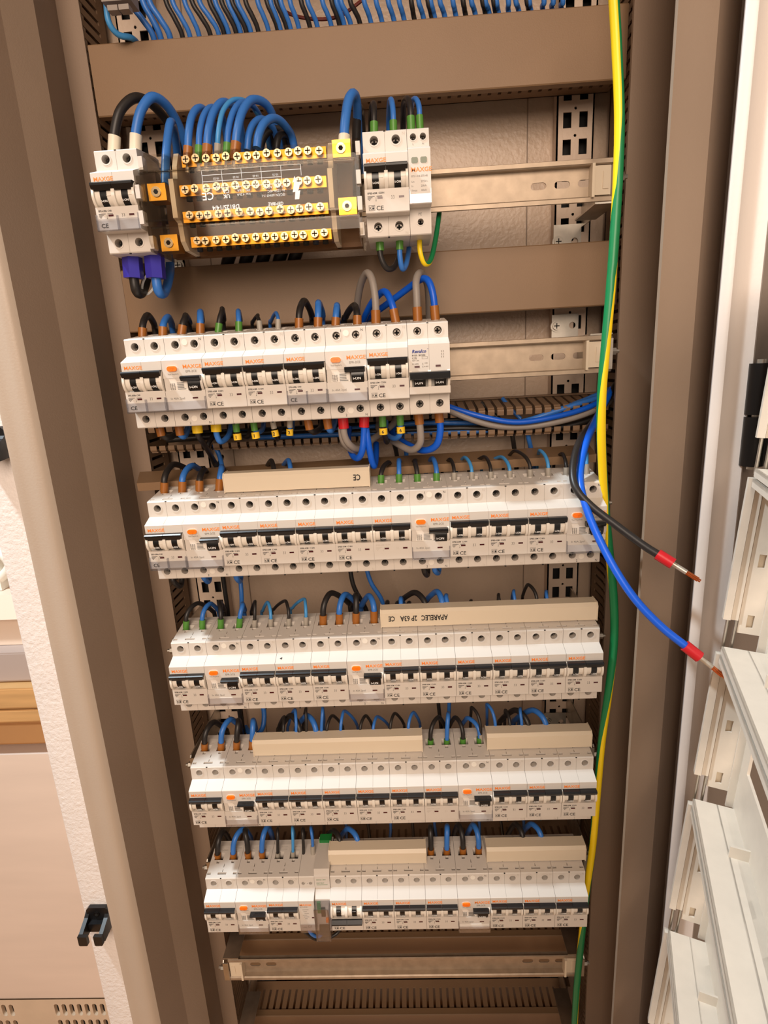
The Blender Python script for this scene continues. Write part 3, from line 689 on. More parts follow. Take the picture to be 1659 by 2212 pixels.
# ------------------------------------------------------------------ distribution block under clear cover
def terminal_block():
    X0, X1 = 40.0, 220.5; z0 = ZR[0]; L = X1-X0
    t = thing('terminal_block', 'brass distribution terminal block under a clear cover on the top row', 'terminal block', (X0, 0, z0))
    pro = [(8, 41), (47, 41), (47, -38), (4, -38), (-2, -36), (-6, -30), (-6, -18), (-15, -16), (-15, 17), (-6, 20), (-6, 25), (2, 30)]
    for a, b in ((0, 3.2), (L-3.2, L)):
        mb = MB(); mb.prism([(p[0], p[1]) for p in pro], a, b); part('end_plate', mb, 'clear_cover', t)
    for xx in (-1.2, L-2.4):
        for z in (30, 5, -14, -30): 
            mb = MB(); mb.box(xx, xx+3.6, -17 if abs(z) < 20 else -3, -9 if abs(z) < 20 else 6, z-5, z+5); part('clip', mb, 'abs_white', t)
    # inner moulded dividers and stepped base
    for xx in (24, L-26):
        mb = MB(); mb.prism([(12, 40), (40, 40), (40, -36), (10, -36), (2, -30), (0, -16), (-9, -14), (-9, 15), (2, 18), (4, 28)], xx, xx+4.0); part('divider', mb, 'abs_cream', t)
    mb = MB(); mb.box(3, L-3, 36, 47, -36, 36); part('base', mb, 'block_base', t)
    # four brass bars, two rows of screws in front, two stepped back
    bars = [(33.5, 12, 'u'), (7.5, -2, 'm'), (-12.5, -2, 'm'), (-29.5, 10, 'u')]
    scr = MB(); scr.cyl((0, 0), 3.2, 'y', -3.4, -1.0, 14); scr.cyl((0, 0), 1.7, 'y', -1, 4, 8)
    scr.box(-2.2, 2.2, -3.6, -3.3, -.4, .4, 1); scr.box(-.4, .4, -3.6, -3.3, -2.2, 2.2, 1)
    sm = scr.mesh('clamp_screw', ['nickel', 'hole_shade'], True)
    for z, y, k in bars:
        mb = MB(); a, b = 30, L-28
        mb.box(a, b, y, y+8, z-4.2, z+4.2)
        for i in range(14): mb.cyl((a+6+i*(b-a-12)/13, y+4), 2.6, 'z', z-7, z-4.2, 10, 1)
        bar = part('brass_bar', mb, ['brass_bar', 'hole_shade'], t)
        for i in range(14):
            g = random.Random(int(z*10)+i)
            link('clamp_screw', sm, bar, Vector((a+6+i*(b-a-12)/13+g.uniform(-1, 1), y-.2-g.uniform(0, 2.2), z+g.uniform(-.5, .8)))*K)
    for x, z, y in ((11, 7.5, -4), (L-15, 33.5, 6), (L-12, -12.5, -4), (12, -29.5, 6)):
        mb = MB(); mb.box(x-7, x+8, y, y+14, z-6.5, z+6.5); c = part('end_clamp', mb, 'brass', t)
        mb = MB(); mb.cyl((x, z), 4.0, 'y', y-1.2, y, 16); mb.cyl((x, z), 2.0, 'y', y-1.5, y-1.1, 6, 1); part('socket_screw', mb, ['nickel', 'hole_shade'], c, True)
    # clear folded cover
    mb = MB(); cov = [(10, 40), (2, 34.5), (-6, 26), (-6, 22), (-15.5, 18), (-15.5, -17), (-6.5, -20), (-6.5, -30), (-3, -36), (4, -38.5)]
    for (ya, za), (yb, zb) in zip(cov, cov[1:]): mb.add([(3.2, ya, za), (L-3.2, ya, za), (L-3.2, yb, zb), (3.2, yb, zb)], [(0,1,2,3)])
    for ya, za in ((-6, 22), (-15.5, 18), (-15.5, -17), (-6.5, -20)): mb.box(3.2, L-3.2, ya-.4, ya+.8, za-.7, za+.7); part('clear_cover', mb, 'clear_cover', t)
    mb = MB(); y = -15.6; F = dict(flip=True)
    mb.text('DB125/14/4', 82, -8.8, 4.6, y, 0, .02, **F); mb.text('GEMBRE', 118, -9.0, 3.4, y, 0, .02, **F)
    mb.text('IEC/EN 60947-7-1', 120, -3.0, 2.6, y, **F); mb.text('In: 125A-40C', 120, 0, 2.6, y, **F); mb.text('Ui: 690V AC/DC', 120, 3.0, 2.6, y, **F)
    mb.text('CE', 62, 1.2, 8, y, 0, .01, **F); mb.text('UK', 75, -1, 4, y, 0, .02, **F); mb.text('CA', 75, 2.6, 4, y, 0, .02, **F); mb.text('Icw: 4.2kA', 92, -1, 2.6, y, **F); mb.text('IPK: 21kA', 92, 2, 2.6, y, **F)
    for i, a in enumerate(('9.5', '8.5', '7.5', '5.5')): mb.text(a, 116-i*16, 5.4, 3, y, **F); mb.text('10-25', 116-i*16, 11.6, 2.2, y, **F)
    for xx in (54, 70, 86, 102, 118): mb.box(xx, xx+.35, y-.03, y, 4.0, 17.2)
    for z in (4.0, 9.0, 13.5, 17.0): mb.box(54, 118 if z < 10 else 134, y-.03, y, z, z+.35)
    mb.box(134, 134.35, y-.03, y, 9, 17.2)
    mb.prism([(127.5, -8), (131, -8), (132.5, -1.5), (130.8, -1.9), (133.2, 4.4), (130.4, 4.4), (128.7, 9), (126.6, 4.4), (127.9, 4.4), (126.2, -2.8), (128.3, -2.4)], y-.03, y, 0, 'y')
    part('cover_print', mb, 'ink_white', t)
terminal_block()

# ------------------------------------------------------------------ comb busbar covers on top of the rows
def busbar(row, x0, x1, label, txt=None):
    z = ZR[row]+UT
    t = thing('busbar_cover', label, 'busbar', (x0, -2, z+2.2), 'comb busbar covers'); L = x1-x0
    mb = MB(); mb.prism([(14.5, 1), (13.6, 16.0), (16.5, 19.2), (30, 19.2), (30, 1)], 0, L); part('cover', mb, 'abs_cream', t)
    for a in (-.9, L): 
        mb = MB(); mb.prism([(14.0, .2), (13.0, 16.4), (16.2, 19.9), (30.4, 19.9), (30.4, .2)], a, a+.9); part('end_cap', mb, 'abs_cream', t)
    mb = MB(); n = int(L/18)
    for i in range(n): mb.box(i*18+7.5, i*18+10.5, 18, 26, -6, 1)
    part('comb_teeth', mb, 'copper', t)
    if txt:
        mb = MB()
        for s, x, size in txt: mb.text(s, x, 12.9, size, 13.5, 0, .02, .72, flip=True)
        part('cover_print', mb, 'ink_black', t)
busbar(2, 72, 212, 'cream busbar cover with upside-down marks on the third row', [('CE', 132, 8)])
busbar(3, 216, 433, 'long cream busbar cover with upside-down lettering on the fourth row', [('CE', 14, 7.6), ('2P 63A', 36.5, 8.0), ('APARELEC', 67.5, 8.0)])
busbar(4, 68, 252, 'plain cream busbar cover on the left half of the fifth row')
busbar(4, 323, 433, 'short plain cream busbar cover at the right of the fifth row')
busbar(5, 140, 251, 'plain cream busbar cover right of the relay on the sixth row')
busbar(5, 321.5, 432, 'short plain cream busbar cover at the right of the sixth row')

# ================================================================== WIRES
WCOL = {'k': ('wire_black', 'black'), 'b': ('wire_blue', 'blue'), 'l': ('wire_lightblue', 'light blue'), 'd': ('wire_deep', 'bright blue'), 'g': ('wire_grey', 'grey')}
FCOL = {'o': ('ferrule_brown', 'brown'), 'n': ('ferrule_green', 'green'), 'y': ('ferrule_grey', 'grey'), 'c': ('ferrule_cream', 'cream'), 'Y': ('ferrule_yellow', 'yellow'),
        'R': ('ferrule_red', 'red'), 'P': ('cap_purple', 'purple')}
COUNT = {}; WLIST = []
def wire(where, col, r, pts, fer=None, tail=None, flen=10.0, fr=None, marker=None, extra=None, root=6.0):
    """pts: (u, v, Y) along the wire, first point at the terminal; tail: offset (mm) added behind the last point"""
    p = [Vector(at(*q)) for q in pts]
    if tail: p.append(p[-1]+Vector(tail))
    m, cn = WCOL[col]
    key = (where, cn); COUNT[key] = COUNT.get(key, 0)+1
    base = p[0].copy()
    d = (p[1]-p[0]).normalized()
    t = thing('wire', '', 'wire', tuple(base), 'wires ' + where)
    WLIST.append((t, where, cn, COUNT[key], FCOL[fer][1] if fer else ''))
    mb = MB(); mb.tube([q-base for q in p], r, 10); part('insulation', mb, m, t, True)
    if fer:
        fr = fr or r+.9
        if fer == 'P':
            mb = MB(); n = 6
            mb.tube([d*(-1), d*13, d*19], fr, 6, sub=1); part('boot', mb, 'cap_purple', t)
        else:
            dd = d if fer not in 'Y' else d
            mb = MB(); mb.tube([-dd*root, dd*flen*.55, dd*flen], fr, 12, sub=1); f = part('ferrule', mb, FCOL[fer][0], t, True)
            if fer in 'oyn':
                mb = MB(); mb.tube([-dd*(root+6), -dd*root], r*.62, 8, sub=1); part('crimp_sleeve', mb, 'tin', f, True)
    if marker:
        mb = MB(); q = d*(flen+1.5); mb.tube([q, q+d*6], r+1.5, 10, sub=1); s = part('marker_ring', mb, 'marker_yellow', t, True)
        mb = MB(); mb.text(marker, q.x-1.3, q.z+d.z*3-1.5, 4.2, q.y-r-1.7, 0, .03); part('marker_number', mb, 'ink_black', s)
    return t
RAD = {'o': 3.1, 'n': 2.4, 'y': 1.75, 'c': 4.0}
def loop(row, col, u0, v0, ua, va, ue, ve, fer=None, r=None, Y0=28, Y2=44, Y3=66, Y4=88, tail=(0, 6, -70), where=None):
    r = r or RAD.get(fer, 2.4)
    h = v0-va; g = ve-va; dY = Y4-Y0
    if abs(ua-u0) < 9 and abs(ue-ua) < 12:      # plain hairpin going straight back
        pts = [(u0, v0, Y0), (u0+.3*(ua-u0), v0-.5*h, Y0+1), (ua-.3, va+.1*h, Y0+.12*dY), (ua, va, Y0+.32*dY), (ua+.4*(ue-ua), va+.14*g, Y0+.56*dY), (ue, va+.5*g, Y0+.78*dY), (ue, ve, Y4)]
    else:
        pts = [(u0, v0, Y0), (u0+.02*(ua-u0), v0-.45*h, Y0+1), (u0+.38*(ua-u0), va+.2*h, Y0+.12*dY), (ua, va, Y0+.3*dY), (ua+.45*(ue-ua), va+.2*g, Y0+.52*dY), (ua+.85*(ue-ua), va+.55*g, Y0+.76*dY), (ue, ve, Y4)]
    return wire(where or 'along the top of the %s row' % ROWN[row], col, r, pts, fer, tail, flen=5.6 if row == 1 else 7.4 if fer in ('o', 'n') else 7)
# --- top row
T0 = 'above the top row'
wire(T0, 'k', 4.0, [(246, 325, 22), (248, 285, 22), (262, 236, 25), (297, 211, 36), (340, 236, 56), (383, 300, 76), (395, 370, 88)], 'c', flen=11, fr=5.0)
wire(T0, 'b', 4.0, [(293, 322, 22), (294, 283, 22), (306, 236, 25), (331, 210, 33), (365, 234, 50), (394, 290, 70), (412, 360, 86)], 'c', flen=11, fr=5.0)
wire(T0, 'b', 3.6, [(357, 400, 4), (358, 350, 14), (362, 300, 22), (369, 264, 32), (378, 290, 50), (384, 350, 70), (386, 420, 85)])
for c, r, f, pp in (
    ('b', 3.2, 'o', [(406, 340, 14), (408, 285, 15), (417, 246, 24), (436, 234, 38), (458, 262, 60), (468, 330, 78)]),
    ('b', 2.7, 'n', [(430, 338, 14), (431, 288, 16), (441, 248, 24), (460, 232, 38), (482, 256, 60), (492, 330, 78)]),
    ('b', 3.4, 'o', [(447, 336, 14), (450, 285, 16), (463, 240, 24), (486, 221, 38), (514, 250, 60), (528, 330, 78)]),
    ('l', 2.1, 'y', [(470, 334, 14), (472, 285, 12), (483, 237, 20), (510, 215, 34), (546, 232, 52), (578, 300, 74)]),
    ('b', 2.7, 'n', [(490, 332, 14), (493, 283, 16), (505, 240, 24), (527, 221, 38), (556, 242, 58), (582, 310, 76)]),
    ('b', 3.5, 'o', [(508, 330, 14), (513, 280, 15), (526, 236, 22), (549, 215, 34), (582, 234, 52), (602, 300, 72)]),
    ('b', 3.0, None, [(534, 325, 24), (538, 290, 26), (549, 266, 34), (568, 258, 46), (592, 282, 62), (606, 340, 78)]),
    ('b', 3.5, None, [(555, 320, 16), (559, 292, 18), (571, 266, 24), (593, 256, 36), (616, 272, 50), (634, 310, 66)]),
    ('k', 3.2, None, [(560, 345, 55), (568, 300, 56), (590, 278, 62), (612, 288, 68), (620, 330, 76)]),
    ('k', 3.2, None, [(596, 340, 50), (600, 300, 52), (612, 290, 58), (626, 300, 66), (630, 340, 76)]),
    ('k', 3.2, None, [(540, 340, 60), (552, 285, 62), (572, 262, 66), (590, 290, 72)])):
    wire(T0, c, r, pp, f, (0, 6, -40), flen=8)
wire(T0, 'b', 4.0, [(743, 318, 14), (745, 270, 16), (752, 220, 22), (763, 203, 30), (771, 225, 42), (774, 300, 60)], 'c', (0, 10, -60), flen=9, fr=5.0)
wire(T0, 'k', 4.0, [(772, 420, 30), (770, 330, 44), (771, 260, 52), (776, 235, 60), (780, 270, 74)], None, (0, 10, -60))
for c, u0, v0, ua, va, ue, r in (('k', 808, 284, 807, 224, 803, 2.6), ('b', 850, 281, 845, 216, 841, 2.4), ('k', 888, 272, 880, 214, 872, 2.6), ('b', 907, 270, 897, 214, 889, 2.3)):
    wire(T0, c, r, [(u0, v0, 24), (u0-.2*(u0-ua), v0-40, 25), (ua, va, 34), (ue, va+14, 50), (ue-1, va+75, 74)], 'n', (0, 8, -60), flen=7)
B0 = 'below the top row'
wire(B0, 'k', 2.6, [(820, 518, 20), (822, 552, 20), (834, 578, 22), (850, 578, 28), (861, 556, 42), (866, 520, 60)], 'n', (0, 20, 40), flen=9)
wire(B0, 'b', 2.4, [(863, 516, 20), (864, 555, 20), (869, 580, 23), (877, 572, 32), (883, 540, 46), (885, 500, 62)], 'n', (0, 20, 40), flen=9)
for c, u, uu in (('k', 285, 1), ('b', 333, 1)):
    wire(B0, c, 4.2, [(u, 552, 20), (u+4, 598, 20), (u+10, 630, 22), (u+22, 632, 34), (u+32, 600, 50), (u+34, 560, 66)], 'P', (0, 14, 60), fr=8.6)
mb = MB(); q0 = Vector(at(322, 612, 34)); mb.tube([q0+Vector((7*math.cos(a), 5*math.sin(a), 9*math.cos(a+.6))) for a in [i*math.pi/6 for i in range(12)]], 1.1, 6, cap=False)
solo('cable_tie', mb, 'tie_white', 'white cable tie around the thick wires below the top row', 'cable tie', smooth=True)
for i, u in enumerate((498, 536, 572, 608, 640)):
    wire('hanging under the terminal block', 'k', 6.4, [(u+14, 480, 108), (u+4, 535, 112), (u-8, 575, 118), (u-16, 640, 128)])
# --- second row, top
T1 = 'along the top of the second row'
for c, u0, v0, ua, va, ue, ve, f in (('k', 308, 722, 319, 681, 336, 720, 'o'), ('b', 352, 720, 363, 685, 373, 715, 'o'), ('k', 393, 716, 401, 682, 409, 712, 'o'), ('b', 433, 713, 433, 674, 436, 712, 'o'),
    ('k', 472, 712, 480, 667, 484, 712, 'n'), ('b', 516, 709, 515, 672, 519, 712, 'n'), ('k', 561, 707, 557, 681, 546, 712, 'y'), ('b', 601, 704, 596, 676, 584, 710, 'y'),
    ('k', 646, 702, 657, 650, 676, 706, 'o'), ('b', 687, 700, 688, 654, 697, 706, 'o'), ('b', 725, 700, 728, 660, 730, 704, 'o'), ('k', 772, 696, 765, 660, 744, 704, 'o')):
    loop(1, c, u0, v0, ua, va, ue, ve, f)
wire(T1, 'g', 3.4, [(812, 693, 26), (811, 650, 26), (804, 606, 30), (793, 590, 38), (780, 612, 54), (772, 655, 72), (768, 710, 92)], 'o', flen=9)
wire(T1, 'd', 3.2, [(854, 690, 26), (848, 660, 27), (836, 634, 34), (824, 632, 42), (803, 655, 56), (786, 690, 74), (780, 720, 92)], 'o', flen=9)
wire(T1, 'g', 3.4, [(902, 686, 26), (900, 640, 26), (899, 606, 30), (908, 590, 40), (922, 610, 54), (926, 650, 70), (927, 710, 90)], 'o', flen=9)
wire(T1, 'd', 3.2, [(940, 683, 26), (936, 640, 26), (926, 608, 30), (910, 603, 38), (880, 624, 52), (832, 660, 68), (788, 692, 84), (772, 720, 96)], 'o', flen=9)
# --- second row, bottom
B1 = 'below the second row'
for c, f, mk, r, pp in (('k', 'o', None, 3.1, [(344, 922, 24), (348, 937, 24), (362, 946, 28), (380, 936, 44), (388, 915, 70)]), ('b', 'o', None, 3.1, [(386, 920, 24), (389, 937, 24), (398, 942, 30), (406, 925, 48), (410, 905, 70)]),
    ('k', 'Y', None, 2.8, [(425, 915, 24), (428, 940, 24), (440, 958, 40), (456, 985, 90), (470, 1010, 118)]), ('b', 'Y', None, 2.8, [(466, 912, 24), (468, 938, 24), (477, 954, 27), (494, 940, 44), (502, 910, 66)]),
    ('k', 'n', '1', 2.4, [(509, 913, 24), (511, 928, 24), (520, 946, 34), (535, 945, 60)]), ('b', 'n', '1', 2.4, [(547, 910, 24), (550, 927, 24), (558, 934, 30), (568, 925, 50), (570, 900, 70)]),
    ('k', 'y', '2', 1.9, [(588, 906, 24), (590, 915, 24), (594, 935, 34), (600, 950, 60)]), ('b', 'y', '2', 1.9, [(626, 903, 24), (626, 914, 24), (627, 931, 26), (632, 925, 44), (634, 900, 66)]),
    ('k', 'o', None, 3.1, [(665, 908, 24), (668, 923, 24), (678, 933, 30), (692, 925, 50), (696, 905, 70)]), ('b', 'o', None, 3.1, [(706, 906, 24), (709, 922, 24), (715, 930, 30), (722, 915, 50), (724, 895, 70)]),
    ('g', 'R', None, 3.4, [(741, 905, 24), (744, 940, 24), (757, 962, 28), (778, 970, 40), (806, 948, 60), (850, 915, 92)]), ('g', None, None, 3.4, [(737, 922, 26), (741, 950, 28), (752, 966, 34), (770, 974, 44), (790, 960, 64)]),
    ('d', 'R', None, 3.2, [(787, 902, 24), (786, 940, 24), (782, 975, 24), (772, 990, 30), (760, 980, 44), (752, 950, 66)]), ('d', None, None, 3.2, [(791, 925, 26), (797, 965, 26), (804, 998, 30), (809, 1006, 36), (812, 985, 60)]),
    ('k', 'n', '6', 2.6, [(826, 901, 24), (827, 916, 24), (831, 940, 30), (836, 955, 50)]), ('b', 'n', '6', 2.6, [(864, 898, 24), (865, 914, 24), (864, 938, 26), (852, 947, 38), (834, 936, 60)]),
    ('g', 'o', None, 3.5, [(904, 896, 24), (908, 930, 24), (907, 958, 26), (888, 972, 36), (858, 958, 56), (820, 930, 90)]), ('d', 'o', None, 3.4, [(948, 892, 24), (951, 930, 24), (942, 962, 27), (916, 973, 38), (884, 962, 60), (850, 940, 90)])):
    wire(B1, c, r, pp, f, (0, 20, 10), flen=9, fr=(r+2.2 if f == 'Y' else r+1.6 if f == 'R' else None), marker=mk)
# --- third row
for c, u0, v0, ua, va, ue, ve, f in (('k', 355, 1058, 377, 1003, 428, 1042, 'o'), ('b', 394, 1056, 415, 1006, 440, 1030, 'o'), ('k', 431, 1054, 441, 1015, 452, 1045, 'o'), ('b', 474, 1050, 479, 1009, 485, 1040, 'o'),
    ('k', 592, 1040, 586, 995, 574, 1024, 'n'), ('b', 628, 1038, 623, 994, 608, 1022, 'n'),
    ('k', 823, 1042, 839, 999, 848, 1032, 'n'), ('b', 862, 1040, 862, 994, 868, 1028, 'n'), ('k', 902, 1040, 897, 995, 886, 1030, 'n'), ('b', 943, 1038, 934, 990, 920, 1026, 'n'),
    ('k', 981, 1036, 972, 992, 955, 1026, 'y'), ('l', 1019, 1035, 1004, 988, 986, 1024, 'y'), ('k', 1060, 1034, 1046, 987, 1012, 1024, 'y'), ('l', 1101, 1032, 1082, 987, 1040, 1022, 'y'),
    ('k', 1145, 1029, 1113, 974, 1087, 1016, 'y'), ('l', 1184, 1026, 1166, 973, 1160, 1012, 'y'), ('k', 1223, 1025, 1214, 980, 1196, 1010, 'y'), ('l', 1267, 1018, 1268, 980, 1262, 1006, 'y')):
    loop(2, c, u0, v0, ua, va, ue, ve, f, Y2=50, Y3=84, Y4=116)
H3 = 'hanging behind the third row'
for c, pp in (('k', [(752, 1180, 95), (762, 1260, 90), (790, 1315, 90), (800, 1360, 90)]), ('b', [(782, 1190, 100), (800, 1255, 95), (826, 1300, 95), (834, 1360, 95)]), ('k', [(474, 1180, 100), (482, 1250, 100), (492, 1320, 100), (495, 1380, 100)]),
    ('b', [(512, 1180, 100), (518, 1240, 100), (522, 1290, 95), (522, 1350, 95)]), ('k', [(462, 940, 100), (448, 968, 92), (470, 1010, 108), (480, 1060, 120)]), ('b', [(462, 960, 105), (474, 985, 104), (482, 1020, 110), (484, 1060, 120)]),
    ('k', [(845, 935, 104), (852, 960, 108), (858, 990, 122), (860, 1040, 130)]), ('b', [(875, 935, 104), (876, 960, 108), (878, 985, 122), (880, 1040, 130)]), ('k', [(1104, 930, 104), (1108, 950, 108), (1113, 985, 122), (1118, 1040, 130)]), ('b', [(1138, 925, 104), (1142, 948, 108), (1150, 985, 122), (1155, 1040, 130)])):
    wire(H3, c, 2.6, pp)
for i, (c, pp) in enumerate((('k', [(372, 1245, 24), (376, 1258, 24), (392, 1262, 40)]), ('b', [(438, 1240, 24), (442, 1250, 26), (452, 1252, 44)]), ('b', [(508, 1236, 24), (512, 1250, 26), (520, 1250, 44)]), ('k', [(915, 1218, 24), (917, 1235, 26), (924, 1238, 44)]), ('b', [(937, 1216, 24), (940, 1233, 26), (948, 1232, 44)]))):
    wire('below the third row', c, 2.8, pp, None, (0, 10, 30))
# --- fourth row
for c, u0, v0, ua, va, ue, ve, f in (('k', 402, 1355, 428, 1303, 465, 1335, 'n'), ('b', 437, 1353, 454, 1304, 474, 1330, 'n'), ('k', 477, 1351, 474, 1300, 486, 1330, 'n'), ('b', 517, 1349, 524, 1304, 529, 1332, 'n'),
    ('k', 550, 1352, 551, 1299, 544, 1336, 'y'), ('l', 585, 1350, 578, 1301, 566, 1334, 'y'), ('k', 624, 1349, 616, 1298, 588, 1330, 'y'), ('l', 661, 1346, 657, 1294, 628, 1328, 'y'),
    ('k', 698, 1343, 716, 1281, 758, 1318, 'o'), ('b', 733, 1340, 746, 1284, 772, 1318, 'o'), ('k', 769, 1338, 770, 1284, 760, 1324, 'o'), ('b', 808, 1334, 797, 1287, 780, 1322, 'o'),
    ('k', 837, 1332, 837, 1300, 835, 1320, None), ('k', 920, 1330, 896, 1280, 858, 1318, 'o'), ('b', 956, 1328, 944, 1278, 918, 1312, 'o'), ('k', 885, 1330, 884, 1302, 880, 1318, None), ('b', 866, 1330, 866, 1292, 872, 1318, None),
    ('b', 968, 1330, 964, 1286, 960, 1320, None), ('k', 1024, 1328, 1018, 1297, 1012, 1318, 'y'), ('b', 1048, 1326, 1045, 1303, 1040, 1316, 'y'), ('k', 1080, 1322, 1077, 1284, 1076, 1312, 'y'), ('b', 1113, 1322, 1110, 1276, 1106, 1310, 'y'), ('k', 1160, 1318, 1141, 1263, 1128, 1302, 'y'), ('b', 1183, 1318, 1180, 1277, 1178, 1306, 'y')):
    loop(3, c, u0, v0, ua, va, ue, ve, f)
# --- fifth row
for c, u0, v0, ua, va, ue, ve, f in (('k', 442, 1618, 462, 1560, 492, 1590, 'o'), ('b', 478, 1616, 498, 1554, 520, 1580, 'o'), ('k', 511, 1614, 515, 1556, 520, 1590, 'o'), ('b', 545, 1612, 547, 1556, 552, 1592, 'o'),
    ('k', 648, 1605, 628, 1546, 604, 1590, 'o'), ('b', 683, 1604, 664, 1546, 640, 1586, 'o'), ('k', 612, 1600, 614, 1548, 600, 1588, 'y'), ('b', 640, 1600, 637, 1533, 622, 1586, 'y'), ('k', 662, 1600, 661, 1530, 656, 1586, 'y'), ('b', 694, 1600, 697, 1528, 700, 1584, 'y'),
    ('k', 706, 1598, 718, 1546, 742, 1584, 'y'), ('b', 736, 1598, 744, 1536, 774, 1584, 'y'), ('k', 778, 1596, 790, 1546, 806, 1582, 'y'), ('b', 806, 1596, 815, 1548, 842, 1580, 'y'), ('k', 843, 1594, 853, 1541, 874, 1578, 'y'), ('b', 882, 1594, 893, 1539, 908, 1576, 'y'),
    ('k', 930, 1610, 947, 1549, 962, 1582, 'n'), ('b', 965, 1610, 968, 1541, 970, 1580, 'n'), ('k', 1000, 1608, 984, 1550, 970, 1580, 'n'), ('b', 1036, 1606, 1011, 1551, 997, 1576, 'n'),
    ('k', 1038, 1598, 1019, 1528, 1016, 1574, 'y'), ('b', 1070, 1596, 1052, 1521, 1052, 1572, 'y'), ('k', 1142, 1594, 1114, 1534, 1078, 1572, 'o'), ('b', 1180, 1592, 1151, 1534, 1108, 1570, 'o'), ('k', 1102, 1594, 1092, 1534, 1090, 1570, 'y'), ('b', 1128, 1594, 1124, 1530, 1120, 1568, 'y')):
    loop(4, c, u0, v0, ua, va, ue, ve, f)
wire('hanging behind the fifth row', 'b', 3.0, [(556, 1480, 95), (570, 1535, 90), (566, 1575, 80), (545, 1590, 84), (530, 1570, 100)])
wire('hanging behind the fifth row', 'k', 2.8, [(512, 1480, 95), (518, 1540, 92), (530, 1600, 92)])
wire('hanging behind the fifth row', 'k', 2.4, [(944, 1480, 100), (948, 1530, 100), (955, 1590, 100)])
wire('hanging behind the fifth row', 'b', 2.4, [(970, 1480, 100), (970, 1530, 100), (966, 1590, 100)])
# --- sixth row
for c, u0, v0, ua, va, ue, ve, f in (('k', 470, 1856, 482, 1796, 500, 1840, 'o'), ('b', 504, 1854, 526, 1790, 545, 1830, 'o'), ('k', 536, 1852, 530, 1792, 536, 1830, 'o'), ('b', 566, 1850, 578, 1786, 590, 1825, 'o'),
    ('k', 600, 1853, 600, 1788, 600, 1826, 'y'), ('l', 633, 1850, 632, 1786, 636, 1824, 'y'), ('k', 656, 1868, 654, 1788, 658, 1824, 'y'), ('b', 676, 1838, 672, 1786, 676, 1822, 'y'),
    ('k', 735, 1838, 720, 1794, 700, 1830, 'o'), ('b', 773, 1838, 752, 1790, 735, 1820, 'o'), ('k', 931, 1845, 930, 1786, 934, 1822, 'o'), ('b', 965, 1845, 966, 1784, 968, 1820, 'o'), ('k', 1000, 1843, 990, 1782, 980, 1818, 'o'), ('b', 1034, 1842, 1022, 1782, 1008, 1818, 'o'),
    ('k', 1130, 1836, 1114, 1780, 1096, 1816, 'o'), ('b', 1170, 1834, 1148, 1780, 1126, 1814, 'o')):
    loop(5, c, u0, v0, ua, va, ue, ve, f)
for i in range(10):
    u = 700+i*48
    wire('hanging behind the sixth row', 'kb'[i % 2], 1.9, [(u-6, 1740, 90), (u, 1790, 96), (u+(i % 3-1)*8, 1850, 98)])
wire('below the sixth row', 'b', 2.2, [(660, 1990, 40), (672, 2016, 44), (690, 2022, 52), (705, 2000, 60)])
wire('below the sixth row', 'k', 2.2, [(640, 1990, 44), (660, 2014, 48), (690, 2030, 56), (728, 2016, 66), (738, 1990, 70)])
# --- wires entering the trunking above the top row
TT = 'entering the trunking at the top of the picture'
TW = [('l', 232, 235, 300), ('b', 280, 300, 330), ('b', 308, 322, 345), ('b', 322, 338, 365), ('k', 358, 370, 392), ('b', 372, 388, 408), ('b', 398, 414, 428), ('k', 414, 430, 452), ('b', 430, 450, 470), ('k', 452, 464, 482), ('b', 464, 476, 492), ('k', 478, 492, 508), ('b', 492, 502, 518), ('k', 500, 516, 530), ('b', 512, 524, 540), ('k', 530, 544, 556),
      ('b', 556, 568, 578), ('k', 576, 588, 598), ('b', 584, 594, 604), ('k', 596, 608, 618), ('b', 606, 616, 626), ('b', 626, 636, 644), ('k', 650, 660, 668), ('b', 664, 676, 684), ('b', 696, 704, 714), ('k', 716, 726, 732), ('b', 726, 736, 742), ('b', 736, 748, 756), ('k', 756, 768, 776), ('b', 786, 794, 800), ('b', 812, 818, 824), ('b', 838, 844, 850), ('b', 862, 868, 872), ('k', 888, 892, 894), ('b', 904, 908, 914),
      ('k', 924, 928, 932), ('b', 930, 934, 938), ('b', 950, 954, 960), ('b', 978, 982, 984), ('k', 1000, 1002, 1005), ('b', 1018, 1021, 1026), ('k', 1042, 1045, 1048), ('b', 1048, 1050, 1056), ('k', 1066, 1067, 1070), ('b', 1072, 1074, 1076), ('b', 1098, 1098, 1098), ('b', 1114, 1116, 1120), ('k', 1138, 1140, 1142), ('b', 1143, 1144, 1146), ('b', 1175, 1174, 1172), ('b', 1195, 1193, 1192), ('b', 1216, 1214, 1212)]
for i, (c, a, b, d) in enumerate(TW):
    yb = 98-(d/14.6)
    if i == 0: wire(TT, 'l', 2.6, [(232, -60, 80), (230, 10, 80), (236, 50, 82), (256, 75, 88), (284, 82, 96), (298, 96, 112), (310, 130, 130)]); continue
    wire(TT, c, 2.3 if i > 3 else 2.8, [(a-8, -70, 98), (a, 0, 101), (a+.55*(d-a), yb*.55, 105), (d, yb, 110), (d+10, yb+45, 118)])
mb = MB(); mb.tube([Vector(at(*q)) for q in ((590, -20, 125), (612, 22, 125), (665, 40, 125), (730, 36, 125), (790, -5, 125))], 1.6, 8)
solo('red_wire', mb, 'wire_red', 'thin dark red wire sagging behind the blue wires at the top', 'wire', smooth=True)
mb = MB(); q = at(258, 10, 70); mb.box(q[0]-14, q[0]+12, 66, 84, q[2]+1, q[2]+12); mb.box(q[0]-8, q[0]+1, 62, 70, q[2]-8, q[2]-4); mb.box(q[0]+2, q[0]+11, 62, 70, q[2]-8, q[2]-4)
